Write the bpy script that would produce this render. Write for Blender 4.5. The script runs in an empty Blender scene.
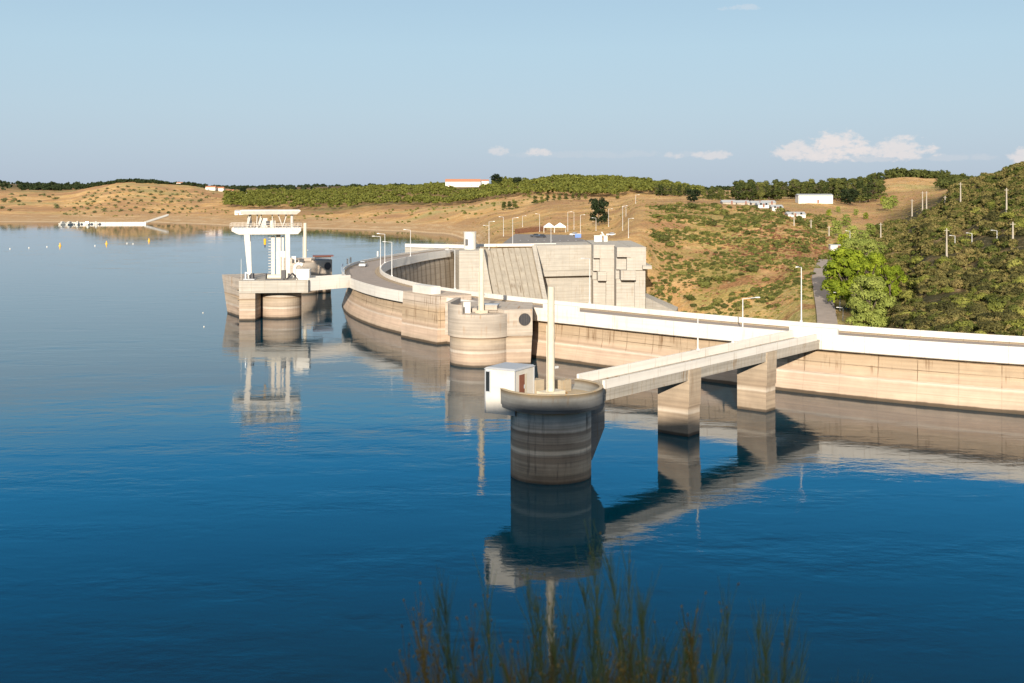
import bpy, math, random
import numpy as np
from mathutils import Vector
from mathutils.geometry import tessellate_polygon
random.seed(7); rng = np.random.default_rng(7)
PI = math.pi
scene = bpy.context.scene
C = scene.collection
FP, H, YH = 1150.0, 30.0, 190.0          # focal length in pixels, eye height over the water, horizon row

def at(px, py, z=0.0):
    d = FP*(H-z)/(py-YH)
    return Vector(((px-512)/FP*d, d, z))
def X_(px, d): return (px-512)/FP*d
def pd(px, d, z=0.0):
    return Vector(((px-512)/FP*d, d, z))
def zat(py, d): return H-(py-YH)*d/FP

# ------------------------------------------------------------------ materials
def new_mat(name):
    m = bpy.data.materials.new(name); m.use_nodes = True
    nt = m.node_tree; b = nt.nodes['Principled BSDF']
    return m, nt, b
class N:
    def __init__(s, nt): s.nt = nt
    def n(s, t, **kw):
        o = s.nt.nodes.new(t)
        for k, v in kw.items(): setattr(o, k, v)
        return o
    def l(s, a, b): s.nt.links.new(a, b)
    def val(s, sock, v):
        if hasattr(v, 'links'): s.l(v, sock)
        else: sock.default_value = v
    def math(s, op, a, b=0.0, c=None, clamp=False):
        o = s.n('ShaderNodeMath', operation=op); o.use_clamp = clamp
        s.val(o.inputs[0], a); s.val(o.inputs[1], b)
        if c is not None: s.val(o.inputs[2], c)
        return o.outputs[0]
    def mix(s, f, a, b, blend='MIX'):
        o = s.n('ShaderNodeMix', data_type='RGBA', blend_type=blend)
        s.val(o.inputs[0], f)
        for sock, v in ((o.inputs[6], a), (o.inputs[7], b)):
            if hasattr(v, 'links'): s.l(v, sock)
            else: sock.default_value = (v[0], v[1], v[2], 1)
        return o.outputs[2]
    def ramp(s, f, pts, interp='LINEAR'):
        o = s.n('ShaderNodeValToRGB'); cr = o.color_ramp; cr.interpolation = interp
        while len(cr.elements) < len(pts): cr.elements.new(.5)
        for e, (p, c) in zip(cr.elements, pts):
            e.position = p
            if not hasattr(c, '__len__'): c = (c, c, c)
            e.color = (c[0], c[1], c[2], 1)
        s.l(f, o.inputs[0]); return o.outputs[0]
    def rng(s, v, a, b, c=0., d=1., smooth=True):
        o = s.n('ShaderNodeMapRange'); o.interpolation_type = 'SMOOTHSTEP' if smooth else 'LINEAR'
        s.val(o.inputs[0], v)
        for i, x in enumerate((a, b, c, d)): o.inputs[i+1].default_value = x
        return o.outputs[0]
    def noise(s, vec, scale, detail=3, rough=.55, w=None):
        o = s.n('ShaderNodeTexNoise'); o.inputs['Scale'].default_value = scale
        o.inputs['Detail'].default_value = detail; o.inputs['Roughness'].default_value = rough
        s.l(vec, o.inputs['Vector']); return o.outputs['Fac']
    def mapping(s, vec, scale=(1,1,1), loc=(0,0,0)):
        o = s.n('ShaderNodeMapping'); o.inputs['Scale'].default_value = scale; o.inputs['Location'].default_value = loc
        s.l(vec, o.inputs['Vector']); return o.outputs[0]

def concrete(name, base, ramp=None, panel=None, streak=.25, drip=.3, dripcol=(.16,.09,.04), rough=.85, line=.45, top=None, blotch=.2, ribs=None, mortar=.05):
    """board marked concrete: colour ramp over height (tide bands), pour lines, drips running down from the top"""
    m, nt, b = new_mat(name); g = N(nt)
    uv = g.n('ShaderNodeUVMap').outputs[0]
    geo = g.n('ShaderNodeNewGeometry').outputs['Position']
    sx = g.n('ShaderNodeSeparateXYZ'); g.l(geo, sx.inputs[0]); z = sx.outputs[2]
    col = g.mix(0.0, base, base)
    n0 = g.noise(g.mapping(uv, (.35,.35,.35)), 1.0, 5, .6)
    warp = g.math('MULTIPLY_ADD', n0, .7, -.35)
    nu = g.noise(g.mapping(uv, (.05, 2.2, 1)), 1.0, 4, .6)
    if ramp:
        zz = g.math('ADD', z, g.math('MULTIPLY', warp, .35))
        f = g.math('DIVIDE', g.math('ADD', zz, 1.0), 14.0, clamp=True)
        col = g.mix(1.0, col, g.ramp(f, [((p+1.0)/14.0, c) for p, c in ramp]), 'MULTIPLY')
    col = g.mix(1.0, col, g.ramp(nu, [(.3, 1-streak), (.62, 1.0)]), 'MULTIPLY')
    col = g.mix(1.0, col, g.ramp(n0, [(.25, 1-blotch), (.7, 1.05)]), 'MULTIPLY')
    if drip > 0:
        nd = g.noise(g.mapping(uv, (1.3, .10, 1)), 1.0, 4, .65)
        nd2 = g.noise(g.mapping(uv, (.25, .3, 1), (7,3,0)), 1.0, 2, .5)
        f = g.math('MULTIPLY', g.rng(nd, .52, .68), g.rng(nd2, .42, .6))
        f = g.math('MULTIPLY', f, drip)
        if top is not None:
            f = g.math('MULTIPLY', f, g.rng(z, top[0], top[1]))
        col = g.mix(f, col, dripcol)
    if panel:
        br = g.n('ShaderNodeTexBrick'); br.offset = 0.0; br.squash = 1.0
        br.inputs['Scale'].default_value = 1.0; br.inputs['Brick Width'].default_value = panel[0]
        br.inputs['Row Height'].default_value = panel[1]; br.inputs['Mortar Size'].default_value = mortar
        br.inputs['Mortar Smooth'].default_value = .4
        br.inputs['Color1'].default_value = (1,1,1,1); br.inputs['Color2'].default_value = (.92,.92,.92,1)
        br.inputs['Mortar'].default_value = (line, line*.92, line*.8, 1)
        g.l(uv, br.inputs['Vector'])
        fr = g.rng(n0, .35, .6, .3, 1)
        if top is not None: fr = g.math('MULTIPLY', fr, g.rng(z, top[0]-.3, top[0]+.2, .25, 1))
        col = g.mix(fr, col, g.mix(1.0, col, br.outputs['Color'], 'MULTIPLY'))
    if ribs:
        wv = g.math('FRACT', g.math('DIVIDE', g.n('ShaderNodeSeparateXYZ').outputs[0], 1.0))
        s2 = g.n('ShaderNodeSeparateXYZ'); g.l(uv, s2.inputs[0])
        fr = g.math('FRACT', g.math('DIVIDE', g.math('ADD', s2.outputs[0], g.math('MULTIPLY', n0, .4)), ribs))
        k = g.math('MULTIPLY', g.rng(fr, .0, .12), g.rng(fr, .40, .28))
        col = g.mix(g.math('MULTIPLY', k, .6), col, (.12,.085,.05))
    g.l(col, b.inputs['Base Color']); b.inputs['Roughness'].default_value = rough
    bp = g.n('ShaderNodeBump'); bp.inputs['Strength'].default_value = .5; bp.inputs['Distance'].default_value = .05
    g.l(g.noise(uv, 2.5, 5, .7), bp.inputs['Height']); g.l(bp.outputs[0], b.inputs['Normal'])
    return m

def plain(name, col, rough=.6, metal=0., var=.12, scale=2.0, spec=None):
    m, nt, b = new_mat(name); g = N(nt)
    tc = g.n('ShaderNodeNewGeometry').outputs['Position']
    n0 = g.noise(tc, scale, 4, .6)
    c = g.mix(1.0, col, g.ramp(n0, [(.3, 1-var), (.65, 1.0)]), 'MULTIPLY')
    g.l(c, b.inputs['Base Color']); b.inputs['Roughness'].default_value = rough; b.inputs['Metallic'].default_value = metal
    return m

def leafmat(name, c1, c2, c3=None, rnd=.35, trans=.25):
    m, nt, b = new_mat(name); g = N(nt)
    geo = g.n('ShaderNodeNewGeometry').outputs['Position']
    oi = g.n('ShaderNodeObjectInfo').outputs['Random']
    n0 = g.noise(geo, .35, 3, .7); n1 = g.noise(geo, 1.7, 2, .6)
    f = g.math('ADD', g.math('MULTIPLY', n0, 1.0), g.math('MULTIPLY', g.math('SUBTRACT', oi, .5), rnd))
    f = g.math('ADD', f, g.math('MULTIPLY', g.math('SUBTRACT', n1, .5), .5))
    pts = [(.32, c1), (.62, c2)] + ([(.8, c3)] if c3 else [])
    col = g.ramp(f, pts)
    g.l(col, b.inputs['Base Color']); b.inputs['Roughness'].default_value = .7
    b.inputs['Specular IOR Level'].default_value = .15
    tr = g.n('ShaderNodeBsdfTranslucent'); g.l(col, tr.inputs[0])
    mx = g.n('ShaderNodeMixShader'); mx.inputs[0].default_value = trans
    g.l(b.outputs[0], mx.inputs[1]); g.l(tr.outputs[0], mx.inputs[2])
    g.l(mx.outputs[0], nt.nodes['Material Output'].inputs[0])
    return m

M = {}
damramp = [(0,(.12,.10,.07)),(.42,(.2,.16,.12)),(.55,(.88,.78,.68)),(1.6,(1.0,.86,.76)),(2.7,(.98,.84,.74)),(2.9,(1.15,1.1,1.05)),(3.15,(1.1,1.02,.96)),(3.25,(.82,.68,.56)),(3.9,(1.0,.86,.72)),(4.4,(.92,.8,.64)),(6.4,(.85,.72,.55)),(8,(1,.95,.9))]
M['dam'] = concrete('dam_concrete', (.54,.47,.40), damramp, panel=(5.2,1.55), streak=.25, drip=.95, top=(3.2,4.8), line=.38, mortar=.07)
M['damdown'] = concrete('dam_downstream_concrete', (.42,.35,.27), None, panel=(9,2.0), streak=.15, drip=.5, ribs=4.6)
M['tower'] = concrete('tower_concrete', (.46,.41,.35), [(0,(.10,.09,.07)),(.35,(.2,.17,.14)),(.5,(.85,.72,.62)),(1.4,(1.0,.85,.74)),(2.2,(.95,.8,.7)),(2.35,(1.2,1.15,1.1)),(2.7,(1.1,1.05,1.0)),(2.85,(.85,.74,.64)),(3.6,(1.0,.9,.8)),(4.6,(.95,.85,.72)),(4.9,(.6,.45,.32)),(5.1,(1,.95,.9)),(9,(1,.97,.95)),(9.6,(1,.97,.95))], streak=.34, drip=1.0, top=(4.5,9.0), dripcol=(.27,.14,.05))
M['ntower'] = concrete('near_tower_concrete', (.58,.50,.41), [(0,(.2,.17,.14)),(.3,(.5,.43,.36)),(.9,(.75,.68,.58)),(1.9,(.9,.82,.72)),(2.65,(.55,.47,.40)),(2.85,(1.0,.93,.85)),(3.05,(1.7,1.62,1.5)),(3.3,(1.5,1.42,1.3)),(3.4,(.85,.78,.7)),(4.0,(.6,.53,.47)),(4.15,(.95,.88,.8)),(4.6,(.9,.84,.78)),(5.1,(.5,.44,.39)),(5.3,(1.25,1.22,1.18)),(6.6,(1.3,1.3,1.3)),(7.4,(1.2,1.2,1.2)),(8.0,(1.1,1.15,1.2)),(9.4,(1.0,1.02,1.05))], streak=.5, drip=.95, dripcol=(.09,.07,.055), blotch=.35)  # bands, plus a top brightened in colour to offset shade under the platform
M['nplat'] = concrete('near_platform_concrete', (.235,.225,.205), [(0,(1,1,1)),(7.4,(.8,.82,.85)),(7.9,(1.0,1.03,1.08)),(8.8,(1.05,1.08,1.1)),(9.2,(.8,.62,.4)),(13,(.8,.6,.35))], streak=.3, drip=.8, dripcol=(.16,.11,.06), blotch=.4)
M['pier'] = concrete('pier_concrete', (.46,.41,.35), [(0,(.12,.10,.08)),(.3,(.3,.25,.2)),(.45,(.85,.74,.62)),(2.6,(.95,.82,.68)),(2.8,(1.25,1.2,1.12)),(3.2,(1.0,.9,.8)),(3.4,(.78,.66,.54)),(7,(.95,.86,.74))], streak=.3, drip=.45, dripcol=(.2,.12,.06))
M['beam'] = concrete('bridge_beam_concrete', (.44,.40,.34), None, panel=(.9,30.), line=.7, streak=.35, drip=.95, dripcol=(.22,.13,.05))
M['far'] = concrete('far_block_concrete', (.44,.41,.36), None, panel=(3.0,1.1), streak=.22, drip=.45, dripcol=(.25,.18,.12), line=.75)
M['chute'] = concrete('chute_concrete', (.37,.33,.27), None, panel=(2.1,60.), mortar=.22, streak=.08, drip=.9, dripcol=(.17,.13,.09), line=.58, blotch=.3)
M['fascia'] = concrete('white_painted_concrete', (.70,.66,.60), None, panel=(6.0,30.), streak=.12, drip=.5, dripcol=(.40,.33,.25), rough=.7, line=.62, blotch=.06)
M['stain'] = concrete('lichen_stained_concrete', (.44,.36,.25), None, streak=.25, drip=1.0, dripcol=(.50,.23,.02), blotch=.35)
M['white'] = plain('white_paint', (.64,.61,.55), .5, var=.14, scale=.7)
M['cream'] = plain('cream_paint', (.60,.54,.42), .6, var=.15)
M['greyp'] = plain('grey_paint', (.35,.37,.40), .5)
M['dark'] = plain('dark_metal', (.03,.03,.035), .5)
M['steel'] = plain('galvanised_steel', (.45,.50,.55), .4, .5)
M['bronze'] = plain('rusty_bronze', (.10,.08,.065), .6)
M['crane'] = plain('crane_paint', (.62,.57,.50), .5, var=.2, scale=1.2)
M['brown'] = plain('brown_door_paint', (.20,.07,.04), .5)
M['glass'] = plain('dark_window_glass', (.02,.025,.03), .08)
M['lamp'] = plain('lamp_white', (.58,.58,.57), .4)
M['yellow'] = plain('yellow_paint', (.80,.42,.02), .5)
M['pole'] = plain('utility_pole_concrete', (.36,.32,.26), .8)
M['bark'] = plain('bark', (.12,.09,.065), .9, var=.4)
M['rust'] = plain('red_brown_boards', (.30,.12,.06), .8, var=.4, scale=.8)
M['rooftile'] = plain('terracotta_tiles', (.42,.18,.10), .85, var=.25)
M['roofgrey'] = plain('pale_sheet_roof', (.38,.40,.42), .6, var=.2)
M['tent'] = plain('white_canvas', (.82,.82,.80), .7)
M['carwhite'] = plain('white_car_paint', (.75,.76,.77), .25, var=.03)
M['cardark'] = plain('dark_car_paint', (.04,.045,.06), .25, var=.03)
M['blue'] = plain('blue_plastic', (.08,.18,.50), .5)
M['rubber'] = plain('rubber', (.02,.02,.02), .8)
M['road'] = concrete('asphalt', (.29,.245,.215), None, streak=.12, drip=0, blotch=.2, rough=.9)
M['pave'] = concrete('footway_concrete', (.36,.28,.19), None, streak=.2, drip=0, panel=(2.,1.), rough=.9)
M['plaza'] = concrete('plaza_asphalt', (.22,.20,.185), None, streak=.15, drip=0, blotch=.3, rough=.9)
M['olive'] = leafmat('olive_leaves', (.08,.09,.035), (.19,.19,.08))
M['pine'] = leafmat('pine_needles', (.035,.048,.014), (.12,.132,.026), (.19,.195,.04))
M['tallpine'] = leafmat('tall_pine_needles', (.035,.05,.014), (.11,.12,.03), (.17,.17,.045))
M['maquis'] = leafmat('maquis_leaves', (.055,.055,.018), (.15,.135,.042), (.24,.19,.07), rnd=.6)
M['maquisgreen'] = leafmat('green_maquis_leaves', (.085,.10,.022), (.20,.21,.04), (.29,.28,.07), rnd=.6)
M['shrub'] = leafmat('hillside_shrub_leaves', (.08,.09,.025), (.17,.18,.045), (.25,.21,.07), rnd=.5)
M['dryshrub'] = leafmat('dry_shrub_twigs', (.15,.07,.04), (.28,.14,.075), (.40,.22,.10), rnd=.4)
M['bright'] = leafmat('fresh_green_leaves', (.14,.19,.015), (.30,.36,.03), (.39,.43,.05), trans=.35)
M['pale'] = leafmat('pale_willow_leaves', (.17,.21,.045), (.30,.34,.08), (.38,.40,.11), trans=.3)
M['darktree'] = leafmat('dark_evergreen_leaves', (.012,.022,.010), (.035,.05,.018))
M['dryleaf'] = leafmat('dry_grass', (.25,.16,.07), (.42,.28,.12), (.5,.34,.16))
M['broom'] = leafmat('broom_stems', (.07,.12,.05), (.15,.22,.09), (.20,.26,.11))
M['seed'] = leafmat('dry_seed_heads', (.13,.105,.035), (.23,.18,.055), (.28,.23,.08))

# ------------------------------------------------------------------ mesh builder
class MB:
    def __init__(s): s.v = []; s.f = []; s.uv = []; s.sm = []
    def face(s, pts, uv=None, smooth=False):
        i = len(s.v); s.v += [tuple(p) for p in pts]; s.f.append(tuple(range(i, i+len(pts))))
        if uv is None:
            a, b_, c = Vector(pts[0]), Vector(pts[1]), Vector(pts[2])
            n = (b_-a).cross(c-a)
            if n.length < 1e-9 and len(pts) > 3: n = (c-a).cross(Vector(pts[3])-a)
            if n.length > 0: n.normalize()
            if abs(n.z) > .7: uv = [(p[0], p[1]) for p in pts]
            else:
                t = Vector((-n.y, n.x, 0)); t.normalize() if t.length else None
                uv = [(p[0]*t.x+p[1]*t.y, p[2]) for p in pts]
        s.uv += uv; s.sm.append(smooth); return s
    def prism(s, poly, z0, z1, poly2=None):
        p2 = poly2 or poly; n = len(poly)
        ar = sum(poly[i][0]*poly[(i+1)%n][1]-poly[(i+1)%n][0]*poly[i][1] for i in range(n))
        if ar < 0: poly = list(poly)[::-1]; p2 = list(p2)[::-1]
        s.face([(x, y, z1) for x, y in p2]); s.face([(x, y, z0) for x, y in reversed(poly)])
        for i in range(n):
            j = (i+1) % n
            s.face([(poly[i][0], poly[i][1], z0), (poly[j][0], poly[j][1], z0), (p2[j][0], p2[j][1], z1), (p2[i][0], p2[i][1], z1)])
        return s
    def box(s, c, size, rz=0., z0=None, top=1.0):
        """c is the centre of the base when z0 is None"""
        hx, hy = size[0]/2, size[1]/2; cs, sn = math.cos(rz), math.sin(rz)
        P = lambda k: [(c[0]+x*k*cs-y*k*sn, c[1]+x*k*sn+y*k*cs) for x, y in ((-hx,-hy),(hx,-hy),(hx,hy),(-hx,hy))]
        return s.prism(P(1), c[2], c[2]+size[2], P(top))
    def cyl(s, c, r, z0, z1, r2=None, n=32, a0=0., a1=2*PI, inner=None, cap=True):
        r2 = r if r2 is None else r2; full = abs(a1-a0-2*PI) < 1e-6
        A = [a0+(a1-a0)*i/n for i in range(n+1)]
        P = lambda rr, a, z: (c[0]+rr*math.cos(a), c[1]+rr*math.sin(a), z)
        for i in range(n):
            a, b = A[i], A[i+1]
            s.face([P(r,a,z0),P(r,b,z0),P(r2,b,z1),P(r2,a,z1)], [(r*a,z0),(r*b,z0),(r*b,z1),(r*a,z1)], True)
            if inner:
                s.face([P(inner,b,z0),P(inner,a,z0),P(inner,a,z1),P(inner,b,z1)], [(r*b,z0),(r*a,z0),(r*a,z1),(r*b,z1)], True)
                s.face([P(r2,a,z1),P(r2,b,z1),P(inner,b,z1),P(inner,a,z1)], [(r*a,0),(r*b,0),(r*b,.5),(r*a,.5)])
                s.face([P(r,b,z0),P(r,a,z0),P(inner,a,z0),P(inner,b,z0)])
        if inner and not full:
            s.face([P(r,A[0],z0),P(r2,A[0],z1),P(inner,A[0],z1),P(inner,A[0],z0)])
            s.face([P(inner,A[-1],z0),P(inner,A[-1],z1),P(r2,A[-1],z1),P(r,A[-1],z0)])
        if cap and not inner:
            s.face([P(r2,a,z1) for a in A[:n if full else n+1]]); s.face([P(r,a,z0) for a in reversed(A[:n if full else n+1])])
            if not full: s.face([P(r,A[-1],z0),P(r,A[0],z0),P(r2,A[0],z1),P(r2,A[-1],z1)])
        return s
    def tube(s, p0, p1, r0, r1=None, n=8):
        r1 = r0 if r1 is None else r1; p0, p1 = Vector(p0), Vector(p1); d = (p1-p0)
        if d.length < 1e-6: return s
        L = d.length; d.normalize(); a = d.orthogonal().normalized(); b = d.cross(a)
        R = lambda p, r, k: p+(a*math.cos(2*PI*k/n)+b*math.sin(2*PI*k/n))*r
        for k in range(n):
            s.face([R(p0,r0,k),R(p0,r0,k+1),R(p1,r1,k+1),R(p1,r1,k)], [(k/n,0),((k+1)/n,0),((k+1)/n,L),(k/n,L)], n > 4)
        s.face([R(p1,r1,k) for k in range(n)]); s.face([R(p0,r0,k) for k in reversed(range(n))])
        return s
    def path(s, pts, r, n=8):
        for a, b in zip(pts, pts[1:]): s.tube(a, b, r, r, n)
        return s
    def disc(s, c, nrm, r, n=24, thick=.1):
        nrm = Vector(nrm).normalized(); return s.tube(Vector(c), Vector(c)+nrm*thick, r, r, n)
    def build(s, name, mat, parent=None, loc=(0,0,0)):
        me = bpy.data.meshes.new(name); me.from_pydata(s.v, [], s.f)
        ul = me.uv_layers.new(name='UVMap'); ul.data.foreach_set('uv', np.array(s.uv, dtype=np.float32).ravel())
        me.polygons.foreach_set('use_smooth', np.array(s.sm, dtype=bool))
        if loc != (0,0,0): me.transform(__import__('mathutils').Matrix.Translation(-Vector(loc)))
        me.materials.append(M[mat] if isinstance(mat, str) else mat); me.update()
        o = bpy.data.objects.new(name, me); C.objects.link(o)
        if parent is not None: o.parent = parent          # parents sit at the origin or the part is built in local space
        elif loc != (0,0,0): o.location = loc
        return o
def tag(o, label=None, cat=None, group=None, kind=None):
    if label: o['label'] = label
    if cat: o['category'] = cat
    if group: o['group'] = group
    if kind: o['kind'] = kind
    return o
def empty(name, label, cat, loc=(0,0,0), rz=0., group=None):
    o = bpy.data.objects.new(name, None); o.location = loc; o.rotation_euler = (0,0,rz); C.objects.link(o)
    o.empty_display_size = .5
    return tag(o, label, cat, group)
def copy_tree(o, parent=None, **kw):
    c = o.copy(); C.objects.link(c); c.parent = parent
    for ch in o.children: copy_tree(ch, c)
    return c
ORD = ['first','second','third','fourth','fifth','sixth','seventh','eighth','ninth','tenth','eleventh','twelfth','thirteenth','fourteenth','fifteenth','sixteenth','seventeenth','eighteenth']

# ------------------------------------------------------------------ the dam: an arc about a centre downstream
DC = Vector((145.5, 332.2, 0.)); RU, RD = 183., 173.
def rofs(th): return 8.46+float(np.interp(th, [145,153,160,172,179,190,197,205,213,220,225,230,235,240,247,255,265], [-.4,-.4,-2.4,-2.2,-.2,1.,1.5,1.5,.2,-1.4,-2.2,-1.6,-.4,1.2,3.2,4.8,6.2]))
def ap(R, th, z=0.): a = math.radians(th); R = R+rofs(th); return Vector((DC.x+R*math.cos(a), DC.y+R*math.sin(a), z))
def arc(mb, sect, t0, t1, step=1.0, closed=True, smooth=True):
    """loft a closed (R,z) section along the arc"""
    n = max(2, int(abs(t1-t0)/step)); T = [t0+(t1-t0)*i/n for i in range(n+1)]; k = len(sect)
    for i in range(n):
        a, b = T[i], T[i+1]
        for j in range(k):
            (r0, z0), (r1, z1) = sect[j], sect[(j+1)%k]
            flat = abs(z1-z0) < .35*abs(r1-r0)
            ua, ub = math.radians(a)*RU, math.radians(b)*RU
            uv = [(ua, r0 if flat else z0), (ub, r0 if flat else z0), (ub, r1 if flat else z1), (ua, r1 if flat else z1)]
            mb.face([ap(r0,a,z0), ap(r0,b,z0), ap(r1,b,z1), ap(r1,a,z1)], uv, False)
    mb.face([ap(r,T[0],z) for r, z in sect]); mb.face([ap(r,T[-1],z) for r, z in reversed(sect)])
    return mb
T0, T1 = 152., 262.
dam = empty('arch_dam', 'long curved concrete arch dam with white parapets and road along its crest', 'dam')
arc(MB(), [(177,8.28),(177,-45),(184.2,-45),(183.2,0),(181.9,4.2),(181.7,6.6),(181.7,8.28)], T0, T1, .75).build('upstream_face', 'dam', dam)
arc(MB(), [(176.9,8.27),(173.6,8.27),(173.0,5.0),(170.5,-45),(176.9,-45)], 157., T1, .75).build('downstream_face', 'damdown', dam)
up = MB()
for a, b in ((T0,195.6),(197.6,210.25),(214.25,T1)): arc(up, [(182.9,6.6),(183.2,6.75),(183.2,9.0),(182.8,9.0),(182.8,8.3),(181.71,8.29),(181.71,6.6)], a, b, .75)
up.build('upstream_parapet', 'fascia', dam)
dn = MB(); arc(dn, [(173.35,9.3),(172.95,9.3),(172.6,7.0),(172.95,6.8),(173.35,7.0)], 158.5, T1, .75)
dn.build('downstream_parapet', 'fascia', dam)
def th_px(px, R=183., z=9.3):       # angle on the near half of the arc that this bearing meets
    best = None
    for i in range(1990, 2620):
        p = ap(R, i/10); 
        if abs((p.x/p.y*FP+512)-px) < 1.2: return i/10
    return 200.
for a, b in ((545,579),(789,838)):
    ta, tb = th_px(a), th_px(b)
    arc(MB(), [(183.26,7.9),(183.26,9.85),(182.6,9.85),(182.6,7.9)], min(ta,tb), max(ta,tb), .5).build('raised_parapet', 'fascia', dam)
bl = MB(); arc(bl, [(177.5,9.42),(177.5,8.3),(181.72,8.3),(181.72,-20),(186.2,-20),(185.4,0),(184.9,9.42)], 210.2, 214.3, .6)
bl.build('buttress_block', 'dam', dam)
bb = MB(); arc(bb, [(184.6,9.43),(184.6,11.0),(182.4,11.0),(182.4,9.43)], 211.2, 213.3, .6); bb.build('white_housing', 'white', dam)
# crest road and footway (the setting)
tag(arc(MB(), [(182.75,8.302),(182.75,8.30),(174.6,8.30),(174.6,8.302)], T0, T1, .75).build('road', 'road'), kind='structure')
tag(arc(MB(), [(174.6,8.304),(174.6,8.43),(173.36,8.43),(173.36,8.304)], 158.5, T1, .75).build('footway', 'pave'), kind='structure')
tag(arc(MB(), [(182.75,8.304),(182.75,8.42),(182.2,8.42),(182.2,8.304)], T0, T1, .75).build('pavement', 'pave'), kind='structure')

# ------------------------------------------------------------------ near intake tower
UB = Vector((.642,.767,0)); NB = Vector((.767,-.642,0))      # along the access bridge / towards its near side
TC = Vector((4.1,121.3,0))
nt_ = empty('intake_tower', 'round grey concrete intake tower standing nearest in the water, shaded below its platform', 'tower')
def P2(c, u, n): q = c+UB*u+NB*n; return (q.x, q.y)
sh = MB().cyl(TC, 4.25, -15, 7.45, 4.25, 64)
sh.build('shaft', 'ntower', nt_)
co = MB()
q = lambda u0,u1,n0,n1: [P2(TC,u0,n0),P2(TC,u1,n0),P2(TC,u1,n1),P2(TC,u0,n1)]
co.prism(q(1.0,3.6,-2.9,2.75), 1.3, 4.4, q(1.0,5.9,-2.9,2.75)); co.prism(q(1.0,5.9,-2.9,2.75), 4.4, 7.9)
co.build('corbel', 'nplat', nt_)
sl = MB().cyl(TC, 5.35, 7.4, 8.2, 5.45, 64); sl.build('platform', 'nplat', nt_)
pr = MB().cyl(TC, 5.47, 7.75, 9.3, 5.5, 56, math.radians(172), math.radians(418), inner=5.15); pr.build('parapet', 'nplat', nt_)
lip = MB().cyl(TC, 5.53, 9.3, 9.37, 5.53, 56, math.radians(172), math.radians(418), inner=5.12); lip.build('coping', 'stain', nt_)
fl = MB().cyl(TC, 5.14, 8.2, 8.24, 5.14, 48); fl.build('platform_floor', 'stain', nt_)
MB().box((2.6,123.2,8.24),(1.2,1.2,1.5),.69).build('concrete_box', 'stain', nt_); MB().box((5.5,124.6,8.24),(1.5,1.1,1.25),.69).build('concrete_box', 'stain', nt_)


# pole
def mast(x, y, zb, ztop, w, label, group=None, plinth=(2.6,1.6,.7)):
    o = empty('tall_mast', label, 'mast', (x,y,zb), .69, group)
    MB().box((0,0,0), plinth).build('plinth', 'cream', o)
    MB().tube((0,0,plinth[2]), (0,0,ztop-zb), w/2*1.08, w/2, 12).build('pole', 'cream', o)
    MB().tube((-w*.8,0,plinth[2]), (-w*.8,0,ztop-zb-4), .05, .05, 5).build('ladder_rail', 'cream', o)
    MB().box((.5,0,3.0), (.9,.25,.22)).build('bracket', 'lamp', o)
    return o
mp = at(551.2, 395.0, 8.6)
mast(mp.x, 120.6, 8.24, 19.85, .72, 'tall cream mast rising from the nearest round tower in front')
# cabin
K = Vector((.30,119.0,0)); cu = Vector((.50,.866,0)); cv = Vector((-.866,.50,0))
cab = empty('control_cabin', 'small white control cabin with dark window hung on the nearest tower', 'cabin')
def cq(u0,u1,v0,v1): return [((K+cu*a+cv*b).x, (K+cu*a+cv*b).y) for a, b in ((u0,v0),(u1,v0),(u1,v1),(u0,v1))]
MB().prism(cq(0,4.1,0,3.55), 6.6, 11.25).build('wall', 'white', cab)
MB().prism(cq(-.12,4.25,-.12,3.7), 11.25, 11.42, cq(.1,4.0,.1,3.45)).build('roof', 'greyp', cab)
MB().prism(cq(-.035,0,3.05,3.48), 8.9, 10.95).build('window', 'glass', cab)
fr = MB(); fr.prism(cq(-.06,0,2.96,3.05), 8.8, 11.05); fr.prism(cq(-.055,0,3.05,3.48), 10.95, 11.04); fr.prism(cq(-.055,0,3.05,3.48), 8.81, 8.9)
fr.build('window_frame', 'greyp', cab)
MB().prism(cq(.9,2.0,-.04,0), 8.35, 10.7).build('door', 'brown', cab)
MB().prism(cq(2.0,2.5,-.03,0), 8.35, 10.7).build('door_panel', 'cream', cab)
for c4 in ((-.05,.06,3.5,3.62),(4.0,4.15,-.06,.06),(-.05,.05,-.05,.05)): MB().prism(cq(*c4), 6.6, 11.24).build('corner_trim', 'greyp', cab)

dr_ = next(c for c in cab.children if c.name.startswith('door') and 'panel' not in c.name)
hp = K+cu*1.85-cv*.08; MB().tube((hp.x,hp.y,9.2),(hp.x,hp.y,9.6),.05,.05,6).build('handle', 'steel', dr_)

# ------------------------------------------------------------------ access bridge
br = empty('access_bridge', 'straight white access bridge on two square piers from tower to dam crest', 'bridge')
E = Vector((21.4,139.7,0))                                    # near top corner line through the first pier corner
def bq(u0,u1,n0,n1): return [((E+UB*a+NB*b).x,(E+UB*a+NB*b).y) for a,b in ((u0,n0),(u1,n0),(u1,n1),(u0,n1))]
U0, U1 = -20.2, 36.5
MB().prism(bq(U0,U1,-4.35,.05), 7.75, 8.18).build('deck', 'beam', br)
pp = MB().prism(bq(U0+2.6,U1-1.0,-.22,.10), 8.16, 9.1); pp.build('near_parapet', 'fascia', br)
MB().prism(bq(U0+3.5,U1+.6,-4.4,-4.1), 8.16, 9.25).build('far_parapet', 'fascia', br)
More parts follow.
